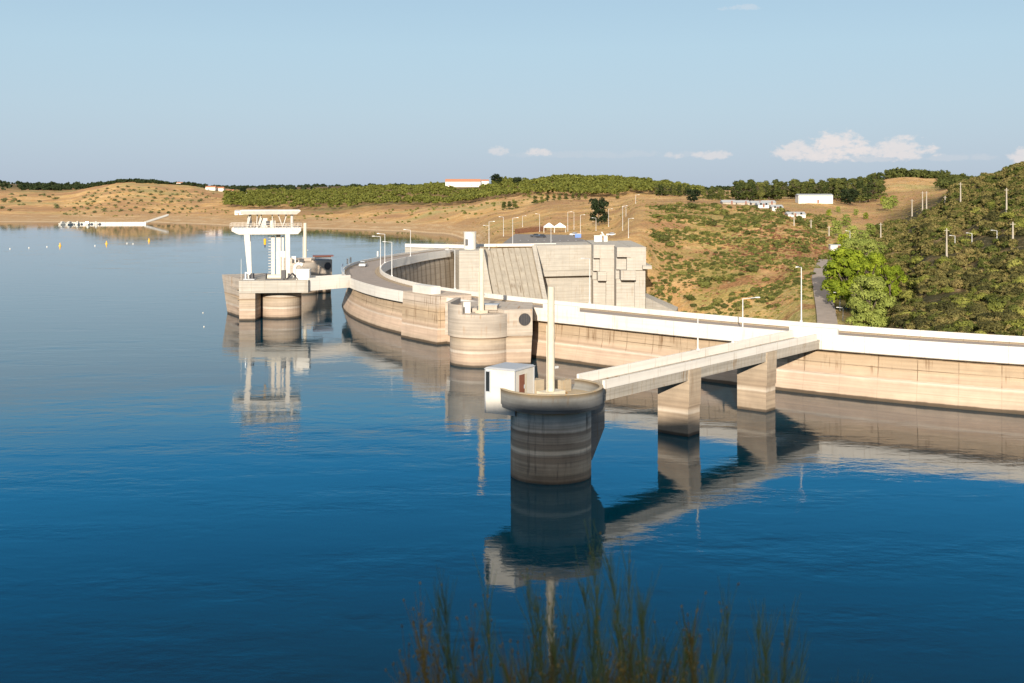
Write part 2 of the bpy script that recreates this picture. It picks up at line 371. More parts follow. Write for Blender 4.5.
# tapered girders: haunched spans with a step line
gd = MB()
for n0, n1 in ((-.35,.0),(-4.3,-3.95)):
    for a, b in ((U0,-.0),(2.7,20.0),(22.7,U1)):
        gd.prism(bq(a,b,n0,n1), 6.85, 7.75)
    gd.prism(bq(U0,U1,n0+.06,n1+.06), 7.75, 8.155)
gd.build('girder', 'beam', br)
for u in (0., 20.0):
    p = MB(); p.prism(bq(u,u+2.7,-4.35,.0), -15, 6.85); 
    p.prism(bq(u,u+2.7,-4.35,.0), 6.85, 7.76)
    p.prism(bq(u-.02,u+2.72,.0,.12), 3.6, 8.1, bq(u-.02,u+2.72,.0,.22))
    p.build('pier', 'pier', br)
def lamp_local(name, label, x, y, z, h, arm=1.6, rz=0., group=None, w=.09):
    o = empty(name, label, 'street lamp', (x,y,z), rz, group)
    MB().box((0,0,0),(.35,.35,.25)).tube((0,0,.25),(0,0,h),w*1.25,w*.8,8).build('pole', 'lamp', o)
    if arm: 
        MB().tube((0,0,h-.05),(arm,0,h+.12),w*.6,w*.6,6).build('arm', 'lamp', o)
        MB().box((arm+.2,0,h+.06),(.8,.3,.16),0,top=.8).build('lamp_head', 'lamp', o)
    return o
lp = at(661,357,8.6)
lamp_local('lamp_post', 'thin white post on the far parapet of the access bridge', E.x+UB.x*9-NB.x*4.0-.0+((lp.x-(E.x+UB.x*9-NB.x*4.0))*0), E.y+UB.y*9-NB.y*4.0, 9.2, 4.6, 0)
# ------------------------------------------------------------------ second intake towers (attached to the dam)
def intake(cx, cd, label, cabin=True, rot=0.):
    """half round tower with wing back to the dam; built about the origin facing -y, placed by the empty"""
    o = empty('intake_tower', label, 'tower', (cx,cd,0), rot)
    MB().cyl((0,0,0), 5.25, -15, 5.0, 5.25, 48).build('shaft', 'tower', o)
    MB().cyl((0,0,0), 5.6, 5.0, 8.95, 5.6, 48, math.radians(165), math.radians(352)).build('drum', 'tower', o)
    w = MB(); w.prism([(4.6,-2.6),(9.2,-.75),(7.8,11.),(0,12),(-5.4,11),(-5.6,-1.2),(3.0,-1.0)][::1], 5.1, 9.6)
    w.prism([(2.6,-2.2),(8.0,-.4),(7.0,11.),(-5.0,11.)], -15, 5.1, [(3.6,-2.45),(9.15,-.78),(7.7,11.),(-5.3,11.)])
    w.build('wing', 'tower', o)
    MB().prism([(-5.9,-1.4),(-5.0,-1.4),(-5.0,8.4),(-5.9,8.4)], 5.0, 10.55).build('side_wall', 'tower', o)
    MB().cyl((0,0,0), 5.63, 8.9, 10.5, 5.63, 22, math.radians(170), math.radians(246), inner=5.25).build('raised_parapet', 'tower', o)
    c = MB(); nrm = Vector((4.0,1.6,0)).cross(Vector((0,0,1))).normalized()
    c.disc((7.9,-1.28,7.85), nrm, 1.02, 28, .12); c.build('round_vent', 'dark', o)
    g = MB(); 
    for k in range(28):
        a, b = 2*PI*k/28, 2*PI*(k+1)/28; t = Vector((4.0,1.6,0)).normalized()
        f = lambda q: Vector((7.9,-1.28,7.85))+nrm*.1+t*math.cos(q)*1.04+Vector((0,0,1))*math.sin(q)*1.04
        g.tube(f(a), f(b), .04, .04, 5)
    for k in range(-2,3):
        t = Vector((4.0,1.6,0)).normalized(); hh = math.sqrt(1.0-(k*.3)**2); c0 = Vector((7.9,-1.28,7.85))+nrm*.14
        g.tube(c0+t*k*.3-Vector((0,0,hh)), c0+t*k*.3+Vector((0,0,hh)), .025, .025, 4)
    g.build('vent_grille', 'bronze', o)
    MB().box((-1.8,-2.8,8.95),(1.2,.3,1.9)).build('white_panel', 'white', o)
    MB().box((1.9,-.6,9.35),(2.6,2.2,.9)).build('small_housing', 'tower', o)
    MB().box((.4,-1.6,8.95),(1.3,.8,1.1)).build('equipment_box', 'dark', o)
    MB().box((1.9,-.6,10.25),(2.9,2.5,.12)).build('housing_roof', 'greyp', o)
    return o
tb = intake(-5.5, 199.2, 'beige half round intake tower with round vent joined to the dam', rot=math.radians(-8))
mb_ = at(481.4, 314, 9.3)
mast(-5.2, 196.6, 8.95, 20.0, .85, 'tall cream mast on the beige intake tower joined to the dam', plinth=(1.6,1.4,.5))
td = intake(-61.8, 335.5, 'distant beige intake tower with round vent behind the white footbridge', rot=math.radians(10))
MB().prism([(3.6,-3.4),(9.6,-1.6),(9.6,3.),(3.6,3.)], 10.6, 10.85).build('flat_roof', 'brown', td)
MB().prism([(4.2,-2.4),(8.9,-.8),(8.9,2.),(4.2,2.)], 9.35, 10.6).build('roof_room', 'greyp', td)
MB().box((-5.2,2.0,9.9),(3.4,3,2.2)).build('white_cabin', 'white', td)
mast(-60.3, 335, 9.35, 20.4, .95, 'tall cream mast on the distant intake tower beside the gantry crane', plinth=(1.6,1.4,.5))

# ------------------------------------------------------------------ crane platform (bottom outlet intake)
cp = empty('crane_platform', 'concrete intake platform on round and square piers carrying the gantry crane', 'platform')
g1 = MB().prism([(-62.6,263.6),(-47.0,265.0),(-46.0,280.0),(-62.0,281.5)], 6.35, 9.15); g1.build('deck', 'far', cp)
MB().cyl((-54.6,272.2,0), 4.7, -15, 6.35, 4.7, 40).build('round_pier', 'tower', cp)
MB().prism([(-62.6,263.9),(-59.0,264.2),(-58.6,279),(-62.4,279)], -15, 6.34).build('square_pier', 'tower', cp)
MB().prism([(-64.0,270.5),(-66.2,275.0),(-61,285),(-56,283)], -12, 9.1, [(-62.8,268.2),(-71.8,284.5),(-62,289),(-56,283)]).build('cutwater', 'tower', cp)
lg = MB()
for zz in (1.8,4.2,6.6): lg.prism([(-64.2-(zz*.05),270.0-(zz*.08)),(-66.9-zz*.5,277.-zz*-.75),(-66.5-zz*.45,278.5+zz*.7),(-63,271.5)], zz, zz+.28)
lg.build('ledge', 'tower', cp)
fb = empty('footbridge', 'white walled footbridge linking the crane platform to the dam crest', 'bridge')
A_, B_ = Vector((-47.2,266.5,0)), ap(183.2,197.0)
B_ = Vector((B_.x,B_.y,0)); dd = (B_-A_).normalized(); nn = Vector((dd.y,-dd.x,0))
fq = lambda u0,u1,n0,n1: [((A_+dd*a+nn*b).x,(A_+dd*a+nn*b).y) for a,b in ((u0,n0),(u1,n0),(u1,n1),(u0,n1))]
Lb = (B_-A_).length+.6
MB().prism(fq(-.2,Lb,-3.2,.0), 6.7, 8.2).build('deck', 'fascia', fb)
MB().prism(fq(-.2,Lb,-.15,.08), 6.6, 9.6).build('near_parapet', 'fascia', fb)
MB().prism(fq(-.2,Lb,-3.3,-3.1), 6.6, 9.6).build('far_parapet', 'fascia', fb)
# gantry crane
cr = empty('gantry_crane', 'tall white gantry crane with flat canopy and hanging yellow hook', 'crane', (-57.3,271.5,9.15), math.radians(11.7)); cr.scale = (.92,1,1)
def leg(x0, x1, w0, w1, y):   # x at top / bottom, local
    m = MB(); m.prism([(x1-w1/2,y-.45),(x1+w1/2,y-.45),(x1+w1/2,y+.45),(x1-w1/2,y+.45)], 0, 10.4, [(x0-w0/2,y-.5),(x0+w0/2,y-.5),(x0+w0/2,y+.5),(x0-w0/2,y+.5)])
    m.build('leg', 'cream' if 0 else 'crane', cr)
for y in (0., 6.5): leg(-5.6,-4.9,1.5,.8,y); leg(4.6,4.7,1.15,1.1,y)
for y in (-.2,6.7):
    bm = MB()
    bm.prism([(-7.6,y-.4),(7.2,y-.4),(7.2,y+.4),(-7.6,y+.4)], 10.4, 11.2, [(-9.4,y-.4),(8.0,y-.4),(8.0,y+.4),(-9.4,y+.4)])
    bm.prism([(-9.4,y-.4),(8.0,y-.4),(8.0,y+.4),(-9.4,y+.4)], 11.2, 12.0)
    bm.build('main_beam', 'crane', cr)
MB().box((-.7,3.25,11.7),(16.8,6.1,.28)).build('beam_deck', 'greyp', cr)
rl = MB()
for y in (-.9,7.4):
    for zz in (12.5,13.0): rl.tube((-9.8,y,zz),(8.2,y,zz),.045,.045,5)
    for i in range(19): rl.tube((-9.8+i,y,11.9),(-9.8+i,y,13.0),.04,.04,5)
rl.build('railing', 'crane', cr)
cn = MB(); cn.prism([(-6.6,-1.6),(6.9,-1.6),(6.9,8),(-6.6,8)], 15.1, 15.9, [(-7.3,-2),(7.9,-2),(7.9,8.4),(-7.3,8.4)])
cn.prism([(-7.3,-2),(7.9,-2),(7.9,8.4),(-7.3,8.4)], 15.9, 16.15, [(-7.1,-1.8),(7.7,-1.8),(7.7,8.2),(-7.1,8.2)]); cn.build('canopy', 'crane', cr)
for x0, x1 in ((-5.4,-4.6),(-3.2,-3.0),(-3.,-1.9),(.9,.7),(3.4,2.2),(3.4,4.4),(-5.6,-5.0)):
    for y in (0,6.4): MB().tube((x0,y,12.),(x1,y,15.2),.13,.13,6).build('strut', 'crane', cr)
MB().box((-1.6,2.5,12.0),(2.2,2.6,2.2)).build('hoist_trolley', 'crane', cr); MB().box((.9,2.,12.0),(1.3,2.,1.6)).build('motor_housing', 'crane', cr); MB().cyl((-5.,1.5,0),.7,12.0,14.6,.5,14).build('cable_drum', 'crane', cr)
MB().box((-.4,1.15,12.5),(.9,.2,1.0)).build('trolley_opening', 'dark', cr)
MB().cyl((5.7,0,0),.42,11.2,15.0,.35,12).build('vent_stack', 'crane', cr)
sw = MB()
for x, w in ((0.9,.9),(2.3,1.1),(3.4,.5)):
    sw.box((x,3.0,0),(w,1.2,9.8 if x!=2.3 else 10.4))
for k in range(14): sw.box((.1,2.6,.6+k*.68),(.7,.9,.10))
sw.build('stair_tower', 'crane', cr)
hk = MB().tube((-1.1,1.5,9.3),(-1.1,1.5,7.9),.35,.28,10); hk.build('hook_block', 'yellow', cr)
MB().tube((-1.1,1.5,7.9),(-1.1,1.5,7.2),.16,.1,8).build('hook', 'dark', cr)
MB().tube((-1.3,1.5,9.2),(-1.3,1.5,12),.03,.03,4).tube((-.9,1.5,9.2),(-.9,1.5,12),.03,.03,4).build('cable', 'dark', cr)
# machines on the platform
def thing1(name, mb, mat, label, cat, loc=(0,0,0), group=None):
    return tag(mb.build(name, mat, None), label, cat, group)
w = empty('winch', 'dark drum winch on the crane platform under the hook', 'winch', (-53.6+(-1.5),267.4,9.15))
MB().tube((-1.7,0,.6),(1.5,0,.6),.62,.62,14).build('drum', 'cream', w); MB().box((0,0,0),(4.2,1.6,.3)).build('base', 'dark', w)
MB().box((-2.1,0,.3),(.25,1.3,1.1)).build('bracket', 'dark', w); MB().box((2.0,0,.3),(.9,1.3,1.9)).build('motor', 'dark', w)
w = empty('pump_skid', 'grey pipes and valves at the left end of the crane platform', 'machinery', (-61.,267.2,9.15))
m = MB().box((0,0,0),(2.6,1.4,.25)); m.build('base', 'greyp', w)
MB().tube((-.9,0,.2),(-.9,0,1.8),.28,.28,10).tube((-.9,0,1.7),(.2,0,1.2),.2,.2,8).build('pipe', 'steel', w)
MB().tube((.7,0,.25),(.7,0,1.5),.5,.4,12).build('valve_body', 'dark', w)
MB().tube((-2.0,.3,0),(-2.,.3,4.8),.05,.04,6).build('antenna', 'white', w)
w = empty('lattice_frame', 'small dark inclined frame on the crane platform beside the stair tower', 'frame', (-51.2,267.,9.15))
MB().path([(-1.2,0,.1),(.1,0,1.5),(1.5,0,.1)], .13, 6).path([(-1.2,1,.1),(.1,1,1.5),(1.5,1,.1)], .13, 6).build('brace', 'dark', w)
w = empty('equipment_cabin', 'low white equipment cabin at the right end of crane platform', 'cabin', (-49.0,268.2,9.15))
MB().box((.4,0,0),(3.0,2.2,2.3)).build('wall', 'white', w); MB().box((.4,0,2.3),(3.2,2.4,.15)).build('roof', 'white', w)
w = empty('arched_duct', 'white arched duct rising behind the equipment cabin', 'duct', (-50.6,271.,9.15))
MB().path([(-.6,0,0),(-.6,0,2.6),(-.2,0,3.3),(.6,0,3.5),(1.3,0,3.1)], .45, 10).build('pipe', 'white', w)

# ------------------------------------------------------------------ spillway and blocks on the far abutment
sp = empty('spillway', 'beige concrete spillway abutment with sloping chute and stepped blocks', 'spillway')
X = lambda px, d: (px-512)/FP*d
def quadprism(mb, p, z0, z1):  return mb.prism(p, z0, z1)
w = MB(); w.face([(X(459,392),392,-14),(X(497,392),392,-14),(X(484,392.5),392.5,9.3),(X(459,392),392,9.3)])
w.face([(X(459,392),392,9.3),(X(484,392.5),392.5,9.3),(X(484,414),414,9.3),(X(459,404),404,9.3)])
w.face([(X(497,392),392,-14),(X(500,420),420,-14),(X(487,420),420,9.3),(X(484,392.5),392.5,9.3)])
w.face([(X(459,392),392,9.3),(X(452,410),410,9.3),(X(452,410),410,-14),(X(459,392),392,-14)])
w.build('side_pier', 'far', sp)
ch = MB(); a0,a1 = Vector((X(484,404),404,9.45)), Vector((X(532,410),410,9.45)); b0,b1 = Vector((X(498,376),376,-12)), Vector((X(546,382),382,-12))
def slopeuv(p0,p1,p2,p3): L=(p1-p0).length; K_=(p3-p0).length; return [(0,0),(L,0),(L,K_),(0,K_)]
ch.face([b0,b1,a1,a0], slopeuv(b0,b1,a1,a0)); dz = Vector((0,8,-2))
ch.face([a0,a1,a1+dz,a0+dz]); ch.face([b0,a0,a0+dz,b0+dz]); ch.face([a1,b1,b1+dz,a1+dz]); ch.face([b1,b0,b0+dz,b1+dz])
ch.build('chute', 'chute', sp)
rbm = MB(); o1 = (a1-a0).normalized()*1.6
for s0, t0 in ((a1,b1),):
    up_ = Vector((0,0,.9)); rbm.face([t0+up_, t0+o1+up_, s0+o1+up_, s0+up_]); rbm.face([t0,t0+up_,s0+up_,s0]); rbm.face([t0+o1+up_,t0+o1,s0+o1,s0+o1+up_]); rbm.face([t0,t0+o1,t0+o1+up_,t0+up_])
rbm.build('chute_wall', 'far', sp)
w = MB(); 
w.prism([(X(534,412),412),(X(592,419),419),(X(593,445),445),(X(534,432),432)], 1.0, 10.1)
w.prism([(X(535.5,409.4),409.4),(X(592,416),416),(X(593,440),440),(X(535,428),428)], -.9, 1.0)
w.prism([(X(538,412.6),412.6),(X(592,419.6),419.6),(X(594,432),432),(X(538,430),430)], -20, -.8)
w.build('wide_block', 'far', sp)
def blk(m, p0, p1, d, z0, z1, dref, back=445):
    """a block whose front, seen between two bearings at the reference distance, lies at distance d"""
    xa, xb = X(p0,dref), X(p1,dref); m.prism([(xa,d),(xb,d-.4),(xb,back),(xa,back)], z0, z1)
w = MB()
for a in ((593.5,614.6,407,5.9,10.6),(593.6,600,409.5,1.2,5.9),(600,614.5,407.1,1.2,5.9),(597.5,606,405.3,-2.0,1.2),(606,614.6,406.6,-20,1.2),(593.6,606,409,-20,-2.0),(593.5,597.5,412,-2.0,1.2)): blk(w, *a, 407)
w.build('stepped_block', 'far', sp)
w = MB()
for a in ((617,631,395,7.0,10.3),(617.1,627,398,2.5,7.0),(631,646,395.1,7.0,10.4),(627,646,395.2,2.5,7.0),(620.5,635,393.2,-.8,2.5),(635,645.5,396,-20,2.5),(617,635,397.5,-20,-.8),(617,620.5,400,-.8,2.5),(642,651,392.8,3.0,4.2)): blk(w, *a, 395, 440 if a[4] < 10 else 446)
w.build('end_block', 'far', sp)
w = MB(); a, b_, c_, d_ = (X(645,398),396,-6.9), (X(676,384),384,-10.6), (X(678,395),395,-10.2), (X(645,410),410,-6.6)
w.face([a,b_,c_,d_]); w.face([a,(a[0],a[1],-22),(b_[0],b_[1],-22),b_]); w.face([b_,(b_[0],b_[1],-22),(c_[0],c_[1],-22),c_])
w.build('apron', 'far', sp)
# parapets and quay of the far abutment
w = empty('abutment_wall', 'long low white wall along the road at the far dam abutment', 'wall')
MB().prism([(X(405,428),428),(X(470,419),419),(X(470,420),420),(X(405,429),429)], 8.7, 10.0).prism([(X(470,419),419),(X(556,424),424),(X(556,425),425),(X(470,420),420)], 9.3, 10.3).build('parapet', 'fascia', w)
MB().prism([(X(405,429),429),(X(470,420),420),(X(480,440),440),(X(410,445),445)], -6, 8.7).build('quay', 'far', w)
w = empty('round_turret', 'white round turret with dark doorway at the far end of the dam', 'turret', (X(470,402),402,9.3))
MB().cyl((0,0,0), 2.15, 0, 5.9, 2.15, 32).build('wall', 'white', w); MB().cyl((0,0,0), 2.3, 5.9, 6.1, 2.3, 32).build('roof', 'white', w)
MB().prism([(-1.55,-2.1),(-.6,-2.12),(-.6,-1.6),(-1.55,-1.2)], 1.4, 3.6).build('door', 'dark', w)

# ------------------------------------------------------------------ terrain
W = -10.
COL = {
 -900:[(60,W),(900,W),(1100,2),(1500,20),(2500,32),(7000,60)],
 -300:[(60,W),(950,W),(1100,2),(1500,22),(2400,34),(7000,55)],
 0:[(60,W),(1010,-4),(1078,0),(1200,4),(1400,14),(1700,24),(2200,27),(2900,46),(3300,42),(7000,44)],
 60:[(60,W),(1010,-4),(1078,0),(1200,5),(1400,15),(1700,25),(2100,24),(2900,44),(3600,40),(7000,44)],
 130:[(60,W),(1030,-4),(1085,0),(1150,4),(1350,20),(1600,40),(1750,43),(2100,30),(3000,40),(7000,44)],
 180:[(60,W),(960,-4),(1030,0),(1150,4),(1350,16),(1600,34),(1750,38),(2200,30),(3000,36),(7000,46)],
 240:[(60,W),(900,-4),(958,0),(1100,5),(1300,13),(1700,26),(2300,30),(3500,36),(7000,46)],
 330:[(60,W),(830,-4),(885,0),(1000,4.5),(1150,10),(1350,17),(1800,28),(2300,28),(3500,40),(7000,44)],
 400:[(60,W),(780,-4),(838,0),(900,3),(980,9),(1100,14),(1500,28),(1700,31),(2300,30),(3500,40),(7000,44)],
 440:[(60,W),(735,-4),(795,0),(860,4),(950,12),(1150,17),(1500,31),(1700,33),(2300,30),(3500,38),(7000,44)],
 470:[(60,W),(215,W),(225,-42),(385,-42),(430,-4),(600,-3),(700,0),(760,3),(860,9),(950,15),(1200,20),(1500,35),(1700,34),(2300,30),(7000,46)],
 500:[(60,W),(210,W),(222,-42),(388,-42),(418,-20),(424,9.2),(560,9.2),(700,8),(850,13),(950,18.5),(1150,24),(1400,38),(1700,34),(2300,30),(7000,46)],
 560:[(60,W),(198,W),(210,-42),(390,-42),(418,-20),(424,9.2),(620,9.3),(760,18),(850,22.4),(950,24),(1150,39),(1400,33),(2300,28),(7000,46)],
 610:[(60,W),(190,W),(202,-42),(395,-42),(425,-20),(430,9.2),(600,10),(720,18),(850,22.6),(950,24),(1150,37.5),(1400,33),(2300,28),(7000,46)],
 640:[(60,W),(186,W),(198,-42),(395,-35),(425,-8),(440,8.5),(500,14),(560,20.5),(700,23.5),(900,25),(1100,34),(1400,32),(2300,28),(7000,44)],
 660:[(60,W),(184,W),(198,-42),(360,-42),(400,-14),(428,-3),(470,9),(530,17.5),(580,21.5),(700,23.5),(900,25),(1100,32),(1400,32),(2300,28),(7000,44)],
 700:[(60,W),(180,W),(194,-42),(330,-42),(388,-12),(420,-4),(460,5),(540,18),(610,22.6),(700,22.8),(900,25),(1100,27),(1400,28),(2300,27),(7000,42)],
 760:[(60,W),(172,W),(188,-42),(320,-38),(362,-12),(400,-4.5),(440,3.),(520,14),(600,21),(700,22.4),(800,23.3),(1000,26),(1500,27),(7000,42)],
 808:[(60,W),(168,W),(184,-42),(290,-36),(330,-10),(380,-3.0),(420,2.),(500,10),(600,17.5),(700,22.3),(800,24),(1000,26),(1500,28),(7000,42)],
 822:[(60,W),(166,W),(182,-42),(280,-36),(325,-8.5),(400,-.9),(440,3.),(500,8),(600,16.5),(700,21.8),(800,24),(1000,26),(1500,28),(7000,42)],
 842:[(60,W),(165,W),(181,-42),(270,-36),(320,-9.5),(400,-1.5),(450,3.),(520,9),(620,16.5),(700,21.),(800,25),(1000,28),(1500,28),(7000,42)],
 875:[(60,W),(163,W),(180,-40),(250,-30),(300,-12),(360,-9),(430,2),(520,9),(620,16),(720,21.5),(800,27),(900,37),(960,37),(1200,26),(7000,42)],
 900:[(60,W),(161,W),(178,-38),(225,-16),(260,-4),(330,-3),(400,3),(500,10.5),(620,18),(720,23),(800,29.5),(900,39.5),(960,39),(1200,26),(7000,42)],
 935:[(60,W),(158,W),(175,-34),(205,-10),(230,-1.5),(290,.5),(350,6),(420,13),(500,19),(600,24),(720,27),(830,33),(900,38.5),(960,38),(1200,28),(7000,42)],
 960:[(60,W),(156,W),(173,-30),(200,-7),(225,-.6),(280,1.2),(340,6.6),(410,14),(480,23.5),(540,30.5),(600,33.),(700,30),(820,36),(900,38),(1200,30),(7000,42)],
 990:[(60,W),(154,W),(170,-28),(196,-5),(222,0),(270,2.5),(330,9),(400,18),(460,26),(540,35.5),(600,37),(700,33),(900,34),(7000,42)],
 1024:[(60,W),(151,W),(168,-25),(194,-4),(220,.6),(262,4),(320,11),(380,19.5),(450,30),(520,40),(590,43),(700,38),(7000,42)],
 1100:[(60,W),(145,W),(165,-20),(185,-2),(210,3),(260,9),(320,19),(400,32),(480,44),(560,50),(7000,60)],
 1300:[(60,W),(125,-6),(150,4),(180,10),(260,22),(400,42),(560,56),(7000,60)],
 1600:[(60,W),(80,-2),(100,4),(180,16),(300,34),(560,60),(7000,70)],
 2400:[(60,-2),(80,4),(180,24),(300,45),(560,60),(7000,70)],
}
CP = sorted(COL)
def hcol(c, d):
    k = COL[c]; return np.interp(d, [a for a, _ in k], [b for _, b in k])
_r = np.random.default_rng(3); _ph = _r.uniform(0, 2*PI, (24,2)); _k = []
for o_ in range(24):
    wl = 260*(.72**o_); an = _r.uniform(0, 2*PI); _k.append((math.cos(an)*2*PI/wl, math.sin(an)*2*PI/wl, wl))
def fnoise(x, y, lo=0, hi=24):
    s = 0
    for i in range(lo, hi):
        kx, ky, wl = _k[i]; s = s+wl*np.sin(kx*x+ky*y+_ph[i,0]+1.7*np.sin(ky*x*.6-kx*y*.6+_ph[i,1]))
    return s
def height(px, d):
    px = np.asarray(px, float); d = np.asarray(d, float)
    i = np.clip(np.searchsorted(CP, px, side='right')-1, 0, len(CP)-2)
    cp = np.array(CP, float); t = np.clip((px-cp[i])/(cp[i+1]-cp[i]), 0, 1); t = t*t*(3-2*t)
    allz = np.array([hcol(c, d) for c in CP])
    idx = np.arange(d.size) if d.ndim else 0
    if d.ndim: z = allz[i, idx]*(1-t)+allz[i+1, idx]*t
    else: z = allz[i]*(1-t)+allz[i+1]*t
    x, y = (px-512)/FP*d, d
    amp = .0035*np.clip((z-.5)/6, 0, 1)*np.where((z < 9.35) & (z > 9.0), 0, 1)
    amp2 = amp*np.clip(d/900, .6, 2.0)
    return z+fnoise(x, y, 2, 14)*amp2+fnoise(x, y, 8, 18)*amp2*1.5
def hz(px, d): return float(height(np.array([px]), np.array([d]))[0])
pxs = np.concatenate([np.arange(-900,-20,40), np.arange(-20,400,9), np.arange(400,1080,4), np.arange(1080,2401,44)]).astype(float)
ds = np.concatenate([np.geomspace(60,170,20,endpoint=False), np.geomspace(170,700,230,endpoint=False), np.geomspace(700,2000,130,endpoint=False), np.geomspace(2000,7000,30)])
PX, DD = np.meshgrid(pxs, ds, indexing='ij')
Z = height(PX.ravel(), DD.ravel())
V = np.stack([(PX.ravel()-512)/FP*DD.ravel(), DD.ravel(), Z], 1)
ni, nj = PX.shape
I = np.arange(ni*nj).reshape(ni, nj)
Fq = np.stack([I[:-1,:-1], I[1:,:-1], I[1:,1:], I[:-1,1:]], -1).reshape(-1,4)
def np_mesh(name, V, Fq, mat, smooth=True):
    me = bpy.data.meshes.new(name); me.vertices.add(len(V)); me.vertices.foreach_set('co', np.asarray(V, dtype=np.float32).ravel())
    k = Fq.shape[1]
    me.loops.add(len(Fq)*k); me.loops.foreach_set('vertex_index', np.asarray(Fq, dtype=np.int32).ravel())
    me.polygons.add(len(Fq)); me.polygons.foreach_set('loop_start', np.arange(0, len(Fq)*k, k, dtype=np.int32))
    me.polygons.foreach_set('use_smooth', np.full(len(Fq), smooth, dtype=bool))
    me.materials.append(M[mat]); me.update(calc_edges=True); me.validate()
    return me
# ground cover zones stored on the vertices: R green scrub, G bare shore, B dark soil under scrub
gz = np.zeros((len(V), 4), np.float32); gz[:,3] = 1
p_, d_, z_ = PX.ravel(), DD.ravel(), Z
sm = lambda a, b, x: np.clip((x-a)/(b-a), 0, 1)
gz[:,0] = np.maximum(sm(640,700,p_)*sm(660,520,d_)*.75, sm(-60,40,p_)*0)
gz[:,0] = np.maximum(gz[:,0], .25*sm(380,500,p_)*sm(1000,700,d_))
gz[:,1] = np.where(p_ < 640, sm(7,2.5,z_)*sm(430,560,d_), 0)
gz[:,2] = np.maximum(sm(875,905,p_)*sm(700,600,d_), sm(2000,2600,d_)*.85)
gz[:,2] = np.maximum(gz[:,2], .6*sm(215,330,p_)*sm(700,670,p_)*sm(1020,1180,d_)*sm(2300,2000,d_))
# soil material
def terrain_mat():
    m, nt, b = new_mat('dry_hill_ground'); g = N(nt)
    pos = g.n('ShaderNodeNewGeometry').outputs['Position']
    at_ = g.n('ShaderNodeAttribute', attribute_name='zone'); s = g.n('ShaderNodeSeparateColor'); g.l(at_.outputs['Color'], s.inputs[0])
    R_, G_, B_2 = s.outputs[0], s.outputs[1], s.outputs[2]
    n1 = g.noise(pos, .02, 6, .62); n2 = g.noise(pos, .11, 6, .65); n3 = g.noise(pos, .9, 4, .7); n4 = g.noise(g.mapping(pos,(1,1,1),(90,40,0)), .045, 6, .65)
    dry = g.mix(g.rng(n2, .38, .62), (.52,.305,.115), (.63,.42,.205))
    dry = g.mix(g.rng(n1, .45, .62), dry, (.40,.24,.12))
    nf = g.noise(g.mapping(pos,(1,1.6,1),(310,20,0)), .0065, 6, .68)
    dry = g.mix(g.math('MULTIPLY', g.rng(nf, .50, .60), .75), dry, (.34,.19,.10))
    dry = g.mix(g.math('MULTIPLY', g.rng(nf, .47, .38), .7), dry, (.34,.31,.13))
    green = g.mix(g.rng(n3, .4, .65), (.20,.20,.05), (.33,.27,.09))
    brown = g.mix(g.rng(n3, .4, .6), (.20,.095,.05), (.32,.16,.08))
    gf = g.math('MULTIPLY', g.rng(g.math('ADD', n4, g.math('MULTIPLY', g.math('SUBTRACT', n2, .5), .5)), .41, .56), R_)
    col = g.mix(gf, dry, green)
    bf = g.math('MULTIPLY', g.rng(g.noise(g.mapping(pos,(1,1,1),(30,-40,0)), .05, 5, .6), .53, .6), R_)
    col = g.mix(bf, col, brown)
    sep = g.n('ShaderNodeSeparateXYZ'); g.l(pos, sep.inputs[0])
    zz = g.math('ADD', sep.outputs[2], g.math('MULTIPLY', n2, 1.2))
    stripe = g.math('MULTIPLY', g.rng(n2, .4, .62), g.rng(g.math('FRACT', g.math('MULTIPLY', g.math('ADD', zz, g.math('MULTIPLY', n1, 5.)), .55)), .2, .6))
    shore = g.mix(stripe, (.42,.27,.14), (.52,.38,.23))
    shore = g.mix(g.rng(sep.outputs[2], .8, .2), shore, (.55,.40,.25))
    col = g.mix(G_, col, shore)
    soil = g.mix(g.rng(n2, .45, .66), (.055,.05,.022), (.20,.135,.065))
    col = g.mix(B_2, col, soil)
    n5 = g.noise(pos, 2.2, 3, .75); n6 = g.noise(pos, .35, 4, .7)
    col = g.mix(g.math('MULTIPLY', g.rng(g.math('ADD', g.math('MULTIPLY', n5, .5), g.math('MULTIPLY', n6, .5)), .53, .60), .55), col, (.15,.12,.045))
    col = g.mix(g.math('MULTIPLY', g.rng(n6, .58, .68), .5), col, (.60,.45,.29))
    col = g.mix(1.0, col, g.ramp(n3, [(.3,.68),(.65,1.1)]), 'MULTIPLY')
    g.l(col, b.inputs['Base Color']); b.inputs['Roughness'].default_value = .95; b.inputs['Specular IOR Level'].default_value = .1
    bp = g.n('ShaderNodeBump'); bp.inputs['Strength'].default_value = .7; bp.inputs['Distance'].default_value = .6
    g.l(g.noise(pos, .6, 5, .75), bp.inputs['Height']); g.l(bp.outputs[0], b.inputs['Normal'])
    return m
M['terrain'] = terrain_mat()
me = np_mesh('terrain', V, Fq, 'terrain')
ca = me.color_attributes.new('zone', 'FLOAT_COLOR', 'POINT'); ca.data.foreach_set('color', gz.ravel())
o = bpy.data.objects.new('terrain', me); C.objects.link(o); tag(o, kind='structure')
